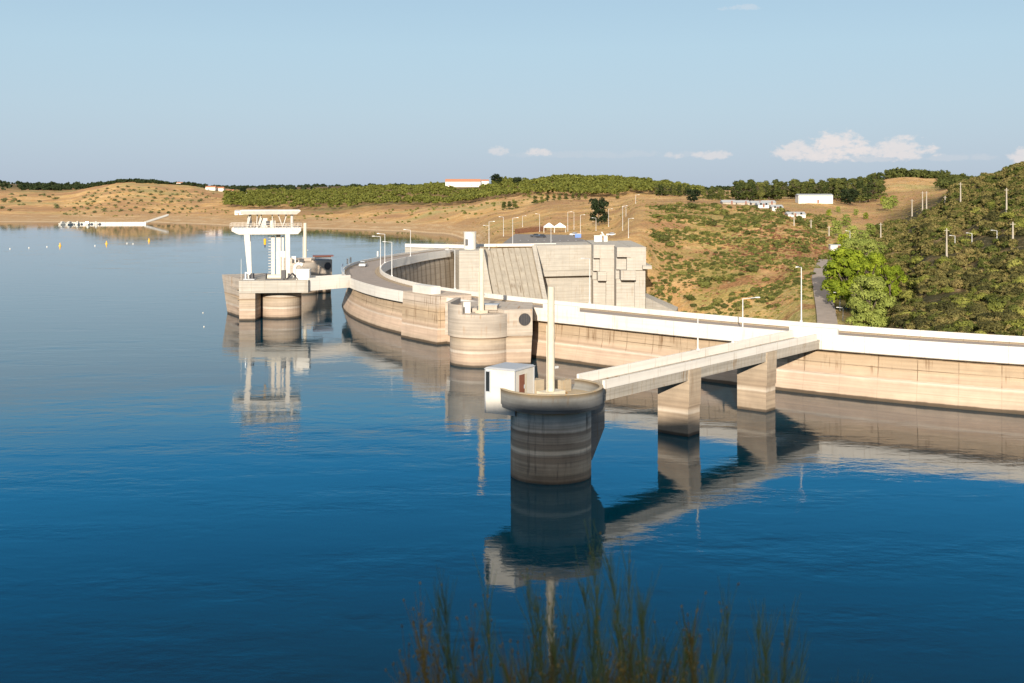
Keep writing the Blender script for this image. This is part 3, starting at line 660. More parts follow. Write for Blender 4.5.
# the hill the viewer stands on, its ridge behind casting the shade on the near water
def bank(x, y):
    f = np.where(y > 2, 27.9-(y-2)*.62, 28.3+np.minimum(-y, 0)*0)
    f = np.where(y <= 2, 27.9+(2-y)*.12, f)
    f = np.where(y < -8, 29.1+(-8-y)*.55, f)
    r = 55.3+fnoise(x, y*0, 4, 14)*.006
    return np.minimum(f, np.where(y < -58, r+(y+58)*.05, r))
gx, gy = np.meshgrid(np.linspace(-330,330,133), np.concatenate([np.linspace(-220,-60,12), np.linspace(-55,80,80)]), indexing='ij')
bz = bank(gx, gy)+fnoise(gx, gy, 12, 20)*.006
o = bpy.data.objects.new('hillside', None)
IB = np.arange(gx.size).reshape(gx.shape); FB = np.stack([IB[:-1,:-1], IB[1:,:-1], IB[1:,1:], IB[:-1,1:]], -1).reshape(-1,4)
me = np_mesh('hillside', np.stack([gx.ravel(), gy.ravel(), bz.ravel()], 1), FB, 'terrain')
zc = me.color_attributes.new('zone', 'FLOAT_COLOR', 'POINT'); zc.data.foreach_set('color', np.tile([.8,0,.2,1], gx.size).astype(np.float32))
o = bpy.data.objects.new('hillside', me); C.objects.link(o); tag(o, kind='structure')

# ------------------------------------------------------------------ water
def water_mat():
    m, nt, b = new_mat('reservoir_water'); g = N(nt)
    pos = g.n('ShaderNodeNewGeometry').outputs['Position']
    big = g.noise(g.mapping(pos,(.008,.012,1)), 1.0, 5, .6)
    col = g.mix(g.rng(big,.35,.65), (.000,.026,.048), (.000,.036,.060))
    g.l(col, b.inputs['Base Color'])
    b.inputs['IOR'].default_value = 1.33; b.inputs['Roughness'].default_value = .035
    n1 = g.noise(g.mapping(pos,(.55,.9,1)), 1.0, 4, .6); n2 = g.noise(g.mapping(pos,(.12,.22,1)), 1.0, 3, .5)
    h_ = g.math('ADD', g.math('MULTIPLY', n1, .35), g.math('MULTIPLY', n2, 1.2))
    fine = g.noise(g.mapping(pos,(.03,.10,1),(5,9,0)), 1.0, 5, .65)
    calm = g.math('MULTIPLY', g.rng(big, .35, .62, .55, 1.1), g.rng(fine, .4, .62, .35, 2.1))
    bp = g.n('ShaderNodeBump'); bp.inputs['Distance'].default_value = .037
    sy = g.n('ShaderNodeSeparateXYZ'); g.l(pos, sy.inputs[0]); calm = g.math('MULTIPLY', calm, g.rng(sy.outputs[1], 350, 900, 1.0, .25))
    g.l(calm, bp.inputs['Strength']); g.l(h_, bp.inputs['Height']); g.l(bp.outputs[0], b.inputs['Normal'])
    return m
M['water'] = water_mat()
wp = [ap(179.5, t) for t in np.arange(T1, T0-.1, -2.)]
wp += [Vector((-14,428,0)), Vector((-14,1700,0)), Vector((-5000,1700,0)), Vector((-5000,-200,0)), Vector((500,-200,0)), Vector((500,100,0))]
tri = tessellate_polygon([[Vector((p.x,p.y,0)) for p in wp]])
me = bpy.data.meshes.new('water'); me.from_pydata([(p.x,p.y,0) for p in wp], [], [tuple(t) for t in tri]); me.materials.append(M['water']); me.update()
if me.polygons[0].normal.z < 0: me.flip_normals()
o = bpy.data.objects.new('water', me); C.objects.link(o); tag(o, kind='structure')

# roads and yards beyond the dam
def ribbon(name, pts, w, mat, dz=.12, label=None, n=30, kind='structure'):
    m = MB(); P = []
    for i in range(n+1):
        t = i/n*(len(pts)-1); k = min(int(t), len(pts)-2); f = t-k
        px = pts[k][0]*(1-f)+pts[k+1][0]*f; d = pts[k][1]*(1-f)+pts[k+1][1]*f
        P.append(Vector((X(px,d), d, 0)))
    L = []; R_ = []
    for i, p in enumerate(P):
        t = (P[min(i+1,n)]-P[max(i-1,0)]).normalized(); s = Vector((t.y,-t.x,0))*w/2
        zz = [hz(512+FP*qq.x/qq.y, qq.y) for qq in (p-s,p,p+s)]; z = max(zz)+dz
        L.append((p.x-s.x,p.y-s.y,z)); R_.append((p.x+s.x,p.y+s.y,z))
    for i in range(n): m.face([L[i],R_[i],R_[i+1],L[i+1]])
    o = m.build(name, mat); tag(o, kind=kind); return o
ribbon('road', [(828,322),(826,345),(823,370),(820,400),(826,440)], 5.6, 'road', .3)
w = MB().face([(X(500,430),430,9.32),(X(632,438),438,9.32),(X(628,520),520,9.32),(X(515,540),540,9.32)]); tag(w.build('plaza','plaza'), kind='structure')
w = MB()
for k in range(12): w.face([(X(520+k*8,470),470,9.324),(X(520+k*8,470)+.25,470,9.324),(X(520+k*8,470)+.25,475,9.324),(X(520+k*8,470),475,9.324)])
tag(w.build('parking_lines','white'), kind='structure')

# ------------------------------------------------------------------ lamps on the crest
for px, d, txt in ((489,402,'nearest the far abutment'),(447.3,358,'second lamp from the far abutment'),(410.4,327,'on the outermost bend of the dam beyond the white car'),(390.6,309,'leftmost lamp, behind the bend opposite the footbridge'),(401.6,277,'above the first stretch of inner parapet right of the footbridge'),(460,241,'in front of the pale spillway side pier'),(587,209,'in front of the spillway blocks'),(800,180,'where the access bridge meets the dam')):
    th = math.degrees(math.atan2(d-DC.y, X_(px,d)-DC.x)) % 360; p = ap(173.15, th, 9.3)
    if px == 489: p = Vector((X_(px,402), 402, 9.3))
    lamp_local('street_lamp', 'slim white crest lamp '+txt, p.x, p.y, p.z, 8.6 if th > 230 else 8.2, 1.7, math.radians(th), 'lamps along the dam crest')
p = ap(182.4, th_px(741), 8.42)
lamp_local('street_lamp', 'short white lamp with right pointing arm on the crest above the access bridge', p.x, p.y, p.z, 4.9, 2.2, math.radians(10))
p = E+UB*18.5-NB*4.2
lamp_local('bollard_light', 'stubby white post on the access bridge parapet next to the dam', p.x, p.y, 9.2, 1.7, 0)
# white posts on the outer rim
for i, (th, tx) in enumerate(((183.5,'nearest the footbridge'),(181.5,'middle of the three by the footbridge'),(172.,'beyond the white car'))):
    p = ap(182.95, th, 9.3); o = tag(MB().tube((0,0,0),(0,0,1.5),.28,.25,10).tube((0,0,1.5),(0,0,1.62),.3,.2,10).build('bollard','white'), 'short white post on the outer parapet, '+tx, 'bollard', 'white posts on the outer parapet'); o.location = p
gr = MB()
for zz in (.45,.9):
    gr.path([ap(183.3,t,9.3+zz) for t in np.arange(186.5,195.5,1.)], .13, 6)
for t in np.arange(186.5,195.5,1.): gr.tube(ap(183.3,t,9.2), ap(183.3,t,10.3), .07, .07, 6)
tag(gr.build('guard_rail','steel'), 'curved grey steel guard rail on the leftmost bend of the dam', 'guard rail')
# car
def car(name, label, loc, rz, paint, L=4.2):
    o = empty(name, label, 'car', loc, rz)
    b = MB(); b.prism([(-.85,-L/2),(.85,-L/2),(.9,-.3),(.85,L/2),(-.85,L/2),(-.9,-.3)], .28, .62, [(-.88,-L/2),(.88,-L/2),(.92,-.3),(.88,L/2),(-.88,L/2),(-.92,-.3)])
    b.prism([(-.88,-L/2),(.88,-L/2),(.92,-.3),(.88,L/2),(-.88,L/2),(-.92,-.3)], .62, .92, [(-.78,-L/2+.1),(.78,-L/2+.1),(.82,-.3),(.76,L/2-.12),(-.76,L/2-.12),(-.82,-.3)])
    b.build('body', paint, o)
    MB().prism([(-.76,-L/2+.3),(.76,-L/2+.3),(.76,1.0),(-.76,1.0)], .92, 1.38, [(-.6,-L/2+.75),(.6,-L/2+.75),(.58,.35),(-.58,.35)]).build('windows', 'glass', o)
    MB().prism([(-.61,-L/2+.73),(.61,-L/2+.73),(.59,.37),(-.59,.37)], 1.38, 1.46, [(-.55,-L/2+.85),(.55,-L/2+.85),(.52,.25),(-.52,.25)]).build('roof', paint, o)
    for x in (-.8,.8):
        for y in (-L/2+.75, L/2-.8): MB().tube((x-.1,y,.31),(x+.1,y,.31),.31,.31,16).build('wheel', 'rubber', o)
    for x in (-.6,.6): MB().box((x,-L/2-.01,.62),(.3,.05,.18)).build('tail_light', 'brown', o)
    return o
cpn = ap(179.3,182.0,8.31)
car('parked_car', 'small white car on the crest road at the leftmost bend', cpn, math.radians(2), 'carwhite')
for i, (px, d, pt, lb) in enumerate(((535,505,'cardark','dark car on the far plaza just below the red brown fence'),(541,500,'cardark','dark car on the far plaza below the white canopies'),(611,520,'carwhite','white car on the far plaza beyond the white kiosk'),(574,522,'carwhite','white car on the plaza left of the blue container'))):
    car('parked_car', lb, (X(px,d),d,9.33), math.radians(80+20*i), pt)
# ------------------------------------------------------------------ plaza things
PL = [(489,221.7,246),(503.5,217,237),(512.7,218,242),(522.5,216,232),(539.6,214,232),(551,227,242),(567.8,212,230),(574,212,229),(580.5,215,234),(593,210,226),(596,218,236),(608.6,209,226),(622.7,206,226),(626,216.6,234),(628.5,218.6,241),(635.7,207,219.6)]
for i, (px, y0, y1) in enumerate(PL):
    d = min(9.0*FP/(y1-y0), 660); 
    if px == 551: d = 450
    z = hz(px, d); h_ = max(5., H-(y0-YH)*d/FP-z)
    lamp_local('street_lamp', 'white lamp post on the far abutment, %s from the left' % (ORD[i] if i else 'first'), X(px,d), d, z, h_, 1.6, [0.,PI][i%3 == 1], 'lamp posts on the far abutment', w=.085)
w = empty('kiosk', 'small white kiosk at the edge of the far plaza above the stepped blocks', 'kiosk', (X(598,432),432,10.62))
MB().box((0,0,0),(2.9,2.2,2.2)).build('wall','white',w); MB().box((0,0,2.2),(3.1,2.4,.15)).build('roof','white',w); MB().box((.6,-1.12,.2),(.7,.05,1.6)).build('door','greyp',w)
w = empty('pedestal', 'white pedestal with leaning white plate beside the kiosk', 'pedestal', (X(605.5,433),433,10.62))
MB().box((0,0,0),(1.4,1.2,2.2)).build('base','white',w); MB().prism([(-1.8,-.2),(-.2,-.2),(-.2,.2),(-1.8,.2)],2.3,2.6,[(-2.2,-.2),(-1.2,-.2),(-1.2,.2),(-2.2,.2)]).tube((-.6,0,2.2),(-1.5,0,3.6),.3,.3,8).build('plate','white',w)
w = empty('container', 'blue container on the far plaza', 'container', (X(578,500),500,9.33)); MB().box((0,0,0),(2.6,2,1.6)).build('body','blue',w); MB().box((0,0,1.6),(2.7,2.1,.12)).build('lid','white',w)
def tent(px, d, w_, label):
    o = empty('canopy_tent', label, 'canopy', (X(px,d),d,hz(px,d)), 0, 'white canopies beside the far plaza')
    MB().prism([(-w_/2,-w_/2),(w_/2,-w_/2),(w_/2,w_/2),(-w_/2,w_/2)], 2.6, 3.0).prism([(-w_/2,-w_/2),(w_/2,-w_/2),(w_/2,w_/2),(-w_/2,w_/2)], 3.0, 4.8, [(-.1,-.1),(.1,-.1),(.1,.1),(-.1,.1)]).build('canopy','tent',o)
    for x in (-1,1):
        for y in (-1,1): MB().tube((x*(w_/2-.1),y*(w_/2-.1),0),(x*(w_/2-.1),y*(w_/2-.1),2.6),.08,.08,6).build('leg','white',o)
tent(549,560,5.2,'white peaked canopy on the left beside the far plaza'); tent(560,560,5.6,'white peaked canopy on the right beside the far plaza')
w = empty('board_fence', 'red brown board fence at the edge of the far plaza', 'fence')
f = MB(); q0, q1 = Vector((X(515,545),545,9.3)), Vector((X(546,585),585,9.3))
for k in range(24):
    a = q0.lerp(q1, k/24); b_ = q0.lerp(q1, (k+.8)/24); f.prism([(a.x,a.y),(b_.x,b_.y),(b_.x+.05,b_.y+.15),(a.x+.05,a.y+.15)], 9.2, 11.3)
f.build('board_panel','rust',w)
f = MB().path([q0+Vector((0,.2,2.2)), q1+Vector((0,.2,2.2))], .12, 6); f.build('rail','rust',w)

# buildings in the hills
def house(px, d, w_, dp, h_, label, roof='rooftile', wall='white', rz=0., gable=1.4, nwin=4, z=None, cat='building', name='farm_building'):
    zb = hz(px, d)-.4 if z is None else z
    o = empty(name, label, cat, (X(px,d),d,zb), rz)
    MB().box((0,0,0),(w_,dp,h_+.4)).build('wall', wall, o)
    r = MB(); a, b_ = w_/2+.3, dp/2+.3; z0 = h_+.4; zt = z0+gable
    r.face([(-a,-b_,z0),(a,-b_,z0),(a,0,zt),(-a,0,zt)]); r.face([(a,b_,z0),(-a,b_,z0),(-a,0,zt),(a,0,zt)])
    r.face([(a,-b_,z0),(a,b_,z0),(a,0,zt)]); r.face([(-a,b_,z0),(-a,-b_,z0),(-a,0,zt)]); r.face([(-a,b_,z0),(a,b_,z0),(a,-b_,z0),(-a,-b_,z0)])
    r.build('roof', roof, o)
    for k in range(nwin):
        x = -w_/2+w_*(k+.5)/nwin
        MB().box((x,-dp/2-.02,1.6),(.9,.05,1.1)).build('window','glass',o)
    MB().box((-w_/2+w_*.5/max(nwin,1)+1.4,-dp/2-.02,.4),(1.0,.05,2.0)).build('door','brown',o)
    return o
house(814,690,20.5,8,4.6,'long white low building among the pines on the right hillside', roof='roofgrey', nwin=0, gable=.9, name='long_building')
house(834.5,470,4.0,3,2.2,'tiny white hut beside the trees above the road', roof='roofgrey', nwin=0, gable=.3, cat='hut', name='hut')
for i, (px,d,w_,h_,rf,lb) in enumerate(((728,640,9,2.6,'roofgrey','leftmost grey roofed shed on the hilltop below the pines'),(742,650,9,2.6,'roofgrey','second grey roofed shed from the left below the pines'),(756,655,8,2.4,'roofgrey','pale shed left of the orange bank below the pines'),(768,668,9,2.4,'roofgrey','grey roofed shed farthest back below the pines'),(762,600,7,1.8,'roofgrey','small white walled shed at the hill edge'),(776,596,7,2.4,'roofgrey','tallest small white shed at the hill edge'),(795,585,11,1.9,'roofgrey','long grey roofed shed nearest the white building'))):
    house(px,d,w_*.8,8,h_*(.45 if i < 4 else .7),lb,roof=rf,wall=('beam' if i < 4 else 'white'),nwin=2 if i > 3 else 0,gable=1.3,cat='shed',name='shed')
house(463,1420,43,9,6,'long white farmhouse with red tiled roof on the wooded ridge',nwin=6,z=zat(187,1420),gable=3.5)
house(485,1430,9,8,7,'small white tower house beside the long farmhouse on the ridge',nwin=2,z=zat(187,1430),gable=2)
for i,(px,d,w_,lb) in enumerate(((211,1650,14,'leftmost red roofed house on the left shore hill'),(220,1660,12,'middle red roofed house on the left shore hill'),(230,1620,11,'red roofed house nearest the dark tree on the left shore'),(236,1580,12,'rightmost red roofed house on the left shore hill'),(245,1640,13,'red roofed house right of the dark tree on the left shore'))):
    house(px,d,w_,8,4,lb,nwin=2,gable=2.2,name='house',cat='house')
house(240,1120,9,6,4,'small white boathouse on the left shore just above the water line',roof='roofgrey',nwin=2,gable=1.,name='boathouse')
house(180,1690,8,8,4,'lone small white house on the dry hill above the jetty',nwin=1,gable=1.5,name='house',cat='house')

# utility poles
UP = [(912,200,217,'behind the pair on the dry slope, left'),(922.5,191.7,211,'left one of the close pair on the dry slope'),(926.5,191.7,211,'right one of the close pair on the dry slope'),(945,196,205,'shortest, standing right of the close pair'),(960.5,183,204,'on the upper edge of the scrub hill'),(1006.5,189,215,'tallest, high on the scrub hill near the right edge'),(946.6,228.7,258,'alone in the middle of the scrub hill'),(880.7,223,240,'left foot of the scrub hill above the pale trees'),(1012.8,223,243,'right side of the scrub hill beside the lamps'),(829,226,236,'above the tiny white hut'),(811,220,229,'left of the tiny white hut'),(771.5,190,199,'in front of the tall pines'),(794,212,226,'below the long grey roofed shed')]
def find_d(px, py, lo=210, hi=1000):
    dd_ = np.linspace(lo, hi, 600); zz = height(np.full(600, px), dd_); yy = YH+(H-zz)*FP/dd_
    idx = np.where(yy <= py)[0]
    return float(dd_[idx[0]]) if len(idx) else hi
for px, y0, y1, lb in UP:
    d = find_d(px, y1, 330); z = hz(px, d)-.2; h_ = (y1-y0)*d/FP+.3
    o = empty('utility_pole', 'pale concrete utility pole, '+lb, 'utility pole', (X(px,d),d,z), 0, 'utility poles on the right hills')
    MB().box((0,0,0),(.55,.45,h_),0,top=.55).build('pole','pole',o)
    MB().box((0,0,h_-.8),(1.7,.15,.15)).build('crossarm','pole',o)
for px, y0, y1, lb in ((840,293,311,'white street lamp beside the road bend below the bright tree'),(843,308,321,'short white lamp at the foot of the bright tree'),(850,231,247,'white street lamp above the bright trees'),(955,236,246,'white lamp low on the scrub hill left of the hill road'),(972,233,244,'white lamp in the middle of the scrub hill'),(997,231,243,'white lamp leaning over scrub near the right edge')):
    d = find_d(px, y1, 300); z = hz(px, d)-.1; h_ = (y1-y0)*d/FP
    lamp_local('street_lamp', lb, X(px,d), d, z, max(h_,3.5), 1.4, PI, 'lamps on the right hills', w=.10)

# ------------------------------------------------------------------ jetty, boats, buoys
jd = at(100,225).y
w = empty('floating_jetty', 'long white floating jetty lying off the left shore', 'jetty')
MB().prism([(X(60,1000),1000),(X(146,1010),1010),(X(146,1014),1014),(X(60,1005),1005)], -.3, 1.7).build('pontoon','white',w)
for k in range(16):
    px = 62+k*5.3; MB().tube((X(px,1003),1003,.0),(X(px,1003),1003,2.0+(k%3)*.15),.12,.12,6).build('mooring_post','white',w)
w = empty('gangway', 'white gangway rising from the jetty to the shore', 'gangway')
a, b_ = Vector((X(145,1012),1012,1.0)), Vector((X(168,1030),1030,7.2))
f = MB(); f.face([a+Vector((0,-2,0)), b_+Vector((0,-2,0)), b_+Vector((0,2,0)), a+Vector((0,2,0))]); f.build('walkway','white',w)
f = MB(); 
for s in (-2,2): f.face([a+Vector((0,s,-.5)), b_+Vector((0,s,-.5)), b_+Vector((0,s,1.3)), a+Vector((0,s,1.3))])
f.build('side_panel','white',w)
for i, (px, d, L) in enumerate(((63,996,9),(70,994,11),(78,996,8),(88,997,9),(96,998,7))):
    o = empty('moored_boat', 'small white boat moored at the jetty, %s from the left' % ORD[i], 'boat', (X(px,d),d,0), math.radians(70+i*9))
    h_ = [(-L/2,-1.3),(L*.2,-1.4),(L/2,0),(L*.2,1.4),(-L/2,1.3)]
    MB().prism([(x*.85,y*.7) for x,y in h_], -.2, 1.3, h_).build('hull','white',o)
    MB().box((-.6,0,1.3),(L*.35,1.8,1.5),0,top=.8).build('cabin','white',o)
    MB().box((-.6,0,1.9),(L*.34,1.84,.5),0,top=.95).build('window','glass',o)
for i, (px, py, lb) in enumerate(((60,246,'left'),(106.5,244,'middle'),(149,241,'right'))):
    p = at(px, py); o = empty('yellow_buoy', '%s of the three upright yellow buoys on the far water' % {'left':'leftmost','middle':'middle','right':'rightmost'}[lb], 'buoy', p, 0, 'yellow buoys')
    MB().cyl((0,0,0), .7, -.4, .5, .6, 16).build('float','yellow',o); MB().cyl((0,0,0), .35, .5, 1.7, .25, 12).build('top_mark','yellow',o)
for i, (px, py) in enumerate(((10,249),(47,247),(95,246),(127,243.5),(133,244),(203,313),(204,327),(29,248))):
    p = at(px, py); s = .35 if py < 300 else .16
    o = tag(MB().cyl((0,0,0), s, -.2, s*1.4, s*.6, 12).build('white_buoy','white'), ['little white buoy floating on the far open water','little white buoy floating on the water left of the crane platform'][py > 300], 'buoy', ['little white buoys on the far water','little white buoys by the crane platform'][py > 300]); o.location = p

# ------------------------------------------------------------------ vegetation
def leaves(lobes, n, size, flat=.8, seed=0, out=.7, up=.0, shell=(.72,1.05)):
    r = np.random.default_rng(seed); L = np.array([(*c, rad) for c, rad in lobes], float)
    wt = L[:,3]**2; idx = r.choice(len(L), n, p=wt/wt.sum())
    v = r.normal(size=(n,3)); v /= np.linalg.norm(v, axis=1)[:,None]
    v[:,2] = np.where(v[:,2] < -.35, -v[:,2]*.6, v[:,2])
    rad = L[idx,3]*r.uniform(shell[0], shell[1], n)
    c = L[idx,:3]+v*rad[:,None]*np.array([1,1,flat])
    nr = v*out+r.normal(size=(n,3))*(1-out)*.9+np.array([0,0,up]); nr /= np.linalg.norm(nr, axis=1)[:,None]
    a = np.cross(nr, r.normal(size=(n,3))); a /= np.linalg.norm(a, axis=1)[:,None]; b = np.cross(nr, a)
    s = size*r.uniform(.55,1.35,n)[:,None]
    q = np.stack([c-a*s*.5-b*s*.25, c+a*s*.1-b*s*.55, c+a*s*.55+b*s*.2, c-a*s*.1+b*s*.55], 1)
    return q.reshape(-1,3)
def leafmesh(name, V, mat, tubes=None):
    F_ = np.arange(len(V)).reshape(-1,4); return np_mesh(name, V, F_, mat, False)
def trunk_mb(h, r, limbs, seed):
    rr = random.Random(seed); m = MB(); m.tube((0,0,-.5),(rr.uniform(-.1,.1)*h*.3,0,h*.6),r,r*.6,8); top = Vector((0,0,h*.55))
    for k in range(limbs):
        a = 2*PI*k/limbs+rr.random(); s = Vector((0,0,h*rr.uniform(.3,.55)))
        m.tube(s, Vector((math.cos(a)*h*.28, math.sin(a)*h*.28, h*rr.uniform(.65,.85))), r*.45, r*.15, 6)
    return m
def lobeset(kind, seed):
    r = random.Random(seed); L = []
    if kind == 'round':      # wide broadleaf, unit height 1
        for k in range(80):
            a = r.uniform(0,2*PI); z = r.uniform(.14,.88); q = r.uniform(.35,1.)*.34*math.sqrt(max(.05,1-((z-.48)/.5)**2)); L.append(((q*math.cos(a),q*math.sin(a),z), r.uniform(.075,.13)))
    if kind == 'tall':
        for k in range(20):
            a = r.uniform(0,2*PI); z = r.uniform(.14,.92); q = r.uniform(.0,.17)*(1.25-z); L.append(((q*math.cos(a),q*math.sin(a),z), r.uniform(.07,.13)))
    if kind == 'stone':
        for k in range(9):
            a = r.uniform(0,2*PI); q = r.uniform(.0,.34); L.append(((q*math.cos(a),q*math.sin(a),r.uniform(.55,.80)-q*.2), r.uniform(.16,.24)))
    if kind == 'bush':
        for k in range(9):
            a = r.uniform(0,2*PI); q = r.uniform(.0,.36); L.append(((q*math.cos(a),q*math.sin(a),r.uniform(.18,.5)-q*.3), r.uniform(.17,.30)))
    if kind == 'dome':
        L.append(((0,0,.22), .42))
        for k in range(7):
            a = r.uniform(0,2*PI); q = r.uniform(.2,.36); L.append(((q*math.cos(a),q*math.sin(a),r.uniform(.15,.48)-q*.3), r.uniform(.13,.22)))
    if kind == 'scrub':
        for k in range(12):
            a = r.uniform(0,2*PI); q = r.uniform(.0,.5); L.append(((q*math.cos(a),q*math.sin(a),r.uniform(.1,.35)-q*.2), r.uniform(.10,.22)))
    return L
def proto_tree(name, kind, n, leaf, mat, limbs=5, seed=0, r=.028, flat=.85, th=1.0, out=.7):
    """unit height tree: returns (crown mesh, trunk mesh)"""
    cm = leafmesh(name+'_crown', leaves(lobeset(kind, seed), n, leaf, flat, seed, out), mat)
    t = trunk_mb(1.0, r, limbs, seed).build('trunk', 'bark'); tm = t.data; bpy.data.objects.remove(t)
    return cm, tm
def place_tree(name, cat, label, group, cm, tm, px, d, h, wid=1.0, z=None, rz=None):
    z = hz(px, d) if z is None else z
    o = empty(name, label, cat, (X(px,d),d,z-.2), random.uniform(0,6.28) if rz is None else rz, group); o.scale = (h*wid,h*wid,h)
    for nm, me_ in (('trunk',tm),('crown',cm)):
        c = bpy.data.objects.new(nm, me_); C.objects.link(c); c.parent = o
    return o
# tall pines in a row below the skyline
tp = [proto_tree('tall_pine', 'tall', 1100, .050, 'tallpine', 4, 10+i, .02) for i in range(4)]
r = random.Random(5)
for k in range(230):
    px = r.uniform(655,884); d = r.uniform(730,840)
    if 782 < px < 842 : d = r.uniform(745,860)
    if px < 690: d = r.uniform(850,950)
    if 690 < px < 735 and r.random() < .6: continue
    cm, tm = tp[k%4]; h = r.uniform(9.5,14.5)*(1.0 if px > 730 else .7)
    place_tree('tall_pine','tree','tall dark green pine in the long belt below the right skyline','tall pines of the right belt',cm,tm,px,d,h,r.uniform(1.2,1.6))
# roadside broadleaves
rt = [proto_tree('broadleaf', 'round', 15000, .030, 'bright', 6, 31, .03, flat=1., out=.88), proto_tree('broadleaf', 'round', 16000, .024, 'pale', 6, 32, .03, out=.82), proto_tree('broadleaf', 'round', 13000, .03, 'bright', 6, 33, .03, out=.82)]
for px, d, yt, wid, k, nm, lb in (
    (847,352,244,1.0,0,'roadside_tree','bright green round tree standing beside the road, largest of its clump'),
    (868,372,249,1.0,2,'roadside_tree','bright green tree behind the large round roadside tree'),
    (870,316,272,.95,1,'willow_tree','feathery pale green tree nearest the dam parapet'),
    (890,345,262,.95,2,'roadside_tree','bright green slender tree right of the feathery pale tree'),
    (860,400,235,1.1,1,'willow_tree','pale green tree rising behind the bright roadside clump')):
    zg = hz(px,d); h = zat(yt,d)-zg; cm, tm = rt[k]
    place_tree(nm,'tree',lb,None,cm,tm,px,d,h,wid)
wt = [proto_tree('willow', 'round', 1400, .055, 'pale', 5, 41+i, .025) for i in range(2)]+[proto_tree('willow', 'round', 1400, .055, 'bright', 5, 44, .025)]
spots = [(836,520,219),(846,560,213),(829,600,211),(852,500,224),(862,480,228),(843,480,232),(870,520,222),(880,450,240),(874,440,246),(838,640,207),(856,620,210),(866,600,212),(888,640,196),(893,655,194),(884,700,195),(850,430,240),(866,425,238)]
for k, (px, d, yt) in enumerate(spots):
    zg = hz(px,d); h = max(4, zat(yt,d)-zg); cm, tm = wt[k%3]
    place_tree('valley_tree','tree','pale green tree in the loose string of trees up the side valley','trees up the side valley',cm,tm,px,d,h,1.0)
# dark single trees
dt = proto_tree('dark_tree', 'round', 2600, .05, 'darktree', 5, 51, .03, out=.6)
place_tree('evergreen_tree','tree','lone dark evergreen tree on the dry slope above the far plaza',None,*dt,598.5,620,zat(195,620)-hz(598.5,620),.9)
place_tree('evergreen_tree','tree','rounded dark tree right of the long farmhouse on the ridge',None,*dt,496,1350,16,1.1)
place_tree('evergreen_tree','tree','smaller dark tree on the ridge right of the farmhouse tree',None,*dt,517,1300,13,1.1)
place_tree('evergreen_tree','tree','dark tree standing between the red roofed houses on the left shore',None,*dt,243,1570,13,1.0)
place_tree('evergreen_tree','tree','dark spreading tree at the right end of the ridge wood',None,*dt,694,690,9,1.3)
place_tree('evergreen_tree','tree','dark clump of tree below the right end of the tall pines',None,*dt,850,700,11,1.4)
for k, px in enumerate((541.5,547.8,554,560,566,573,579,585.5,617.5,504,509.5,515,535)):
    cm, tm = tp[k%4]
    place_tree('young_cypress','tree','small young tree in the row on the dry terrace','row of young trees on the dry terrace',cm,tm,px,860,5.5 if k < 9 else 7,1.8)
# olive rows on the dry left hill
ol = [proto_tree('olive', 'bush', 160, .17, 'olive', 3, 61+i, .05) for i in range(3)]
k = 0
for row in range(9):
    for i in range(14):
        px = 62+i*9.5+row*3.5+random.uniform(-2,2); d = 1140+row*48+random.uniform(-10,10)
        if px > 215 or hz(px,d) < 4: continue
        cm, tm = ol[k%3]; k += 1
        place_tree('olive_tree','tree','small olive tree in the rows on the dry left hill','olive rows on the dry left hill',cm,tm,px,d,random.uniform(2.2,4.8),1.3)
for i in range(26):
    px = random.uniform(0,60); d = random.uniform(1250,1650); cm, tm = ol[i%3]
    place_tree('olive_tree','tree','scattered small tree on the far left shore hill','scattered trees on the far left shore',cm,tm,px,d,random.uniform(3.5,6),1.3)
# far woods (one mass each)
def wood(name, pts, mat, lobes, n, leaf, label, seed, flat=.85):
    base = [leaves(lobeset(lobes, seed+i), n, leaf, flat, seed+i, .6) for i in range(5)]; out = []; r = random.Random(seed)
    for i, (px, d, h) in enumerate(pts):
        b = base[i%5]; a = r.uniform(0,6.28); ca, sa = math.cos(a)*h*1.1, math.sin(a)*h*1.1
        q = np.empty_like(b); q[:,0] = b[:,0]*ca-b[:,1]*sa+X(px,d); q[:,1] = b[:,0]*sa+b[:,1]*ca+d; q[:,2] = b[:,2]*h+hz(px,d)-.3
        out.append(q)
    me = leafmesh(name, np.concatenate(out), mat); o = bpy.data.objects.new(name, me); C.objects.link(o)
    return tag(o, label, 'wood' if 'wood' in name else 'scrub', None, 'stuff')
r = random.Random(9); pts = []
while len(pts) < 3000:
    px = r.uniform(225,700)
    lo = np.interp(px, [225,330,420,480,520,560,640,700], [1230,1160,1080,1080,1040,950,930,900]); hi = np.interp(px, [225,330,420,520,560,700], [1600,1750,1800,1600,1300,1200])
    d = r.uniform(lo,hi)
    if 455 < px < 492 and d > 1340 : continue
    pts.append((px, d, r.uniform(6,9)))
wood('pine_wood', pts, 'pine', 'stone', 60, .19, 'light green pine wood covering the far hills behind the dam', 70)
pts = []
while len(pts) < 1500:
    px = r.uniform(-40,1050); d = r.uniform(2300,5200)
    if fnoise(np.array(X(px,d)*.25), np.array(d*.12), 0, 10) < 40 and r.random() < .85: continue
    pts.append((px, d, r.uniform(9,15)))
for _ in range(900):
    px = r.uniform(85,205); d = r.uniform(1660,1790)+abs(px-150)*.6; 
    if fnoise(np.array(X(px,d)), np.array(d*1.), 3, 12) < -40: continue
    pts.append((px, d, r.uniform(4,7)))
for _ in range(260):
    px = r.uniform(20,100); pts.append((px, r.uniform(2300,2700), r.uniform(8,13)))
wood('distant_wood', pts, 'darktree', 'bush', 36, .34, 'dark distant woods on the low hills at the skyline', 80)
pts = [(r.uniform(893,943), r.uniform(925,975), r.uniform(8,14)) for _ in range(70)]+[(r.uniform(940,1000), r.uniform(760,900), r.uniform(5,9)) for _ in range(160)]
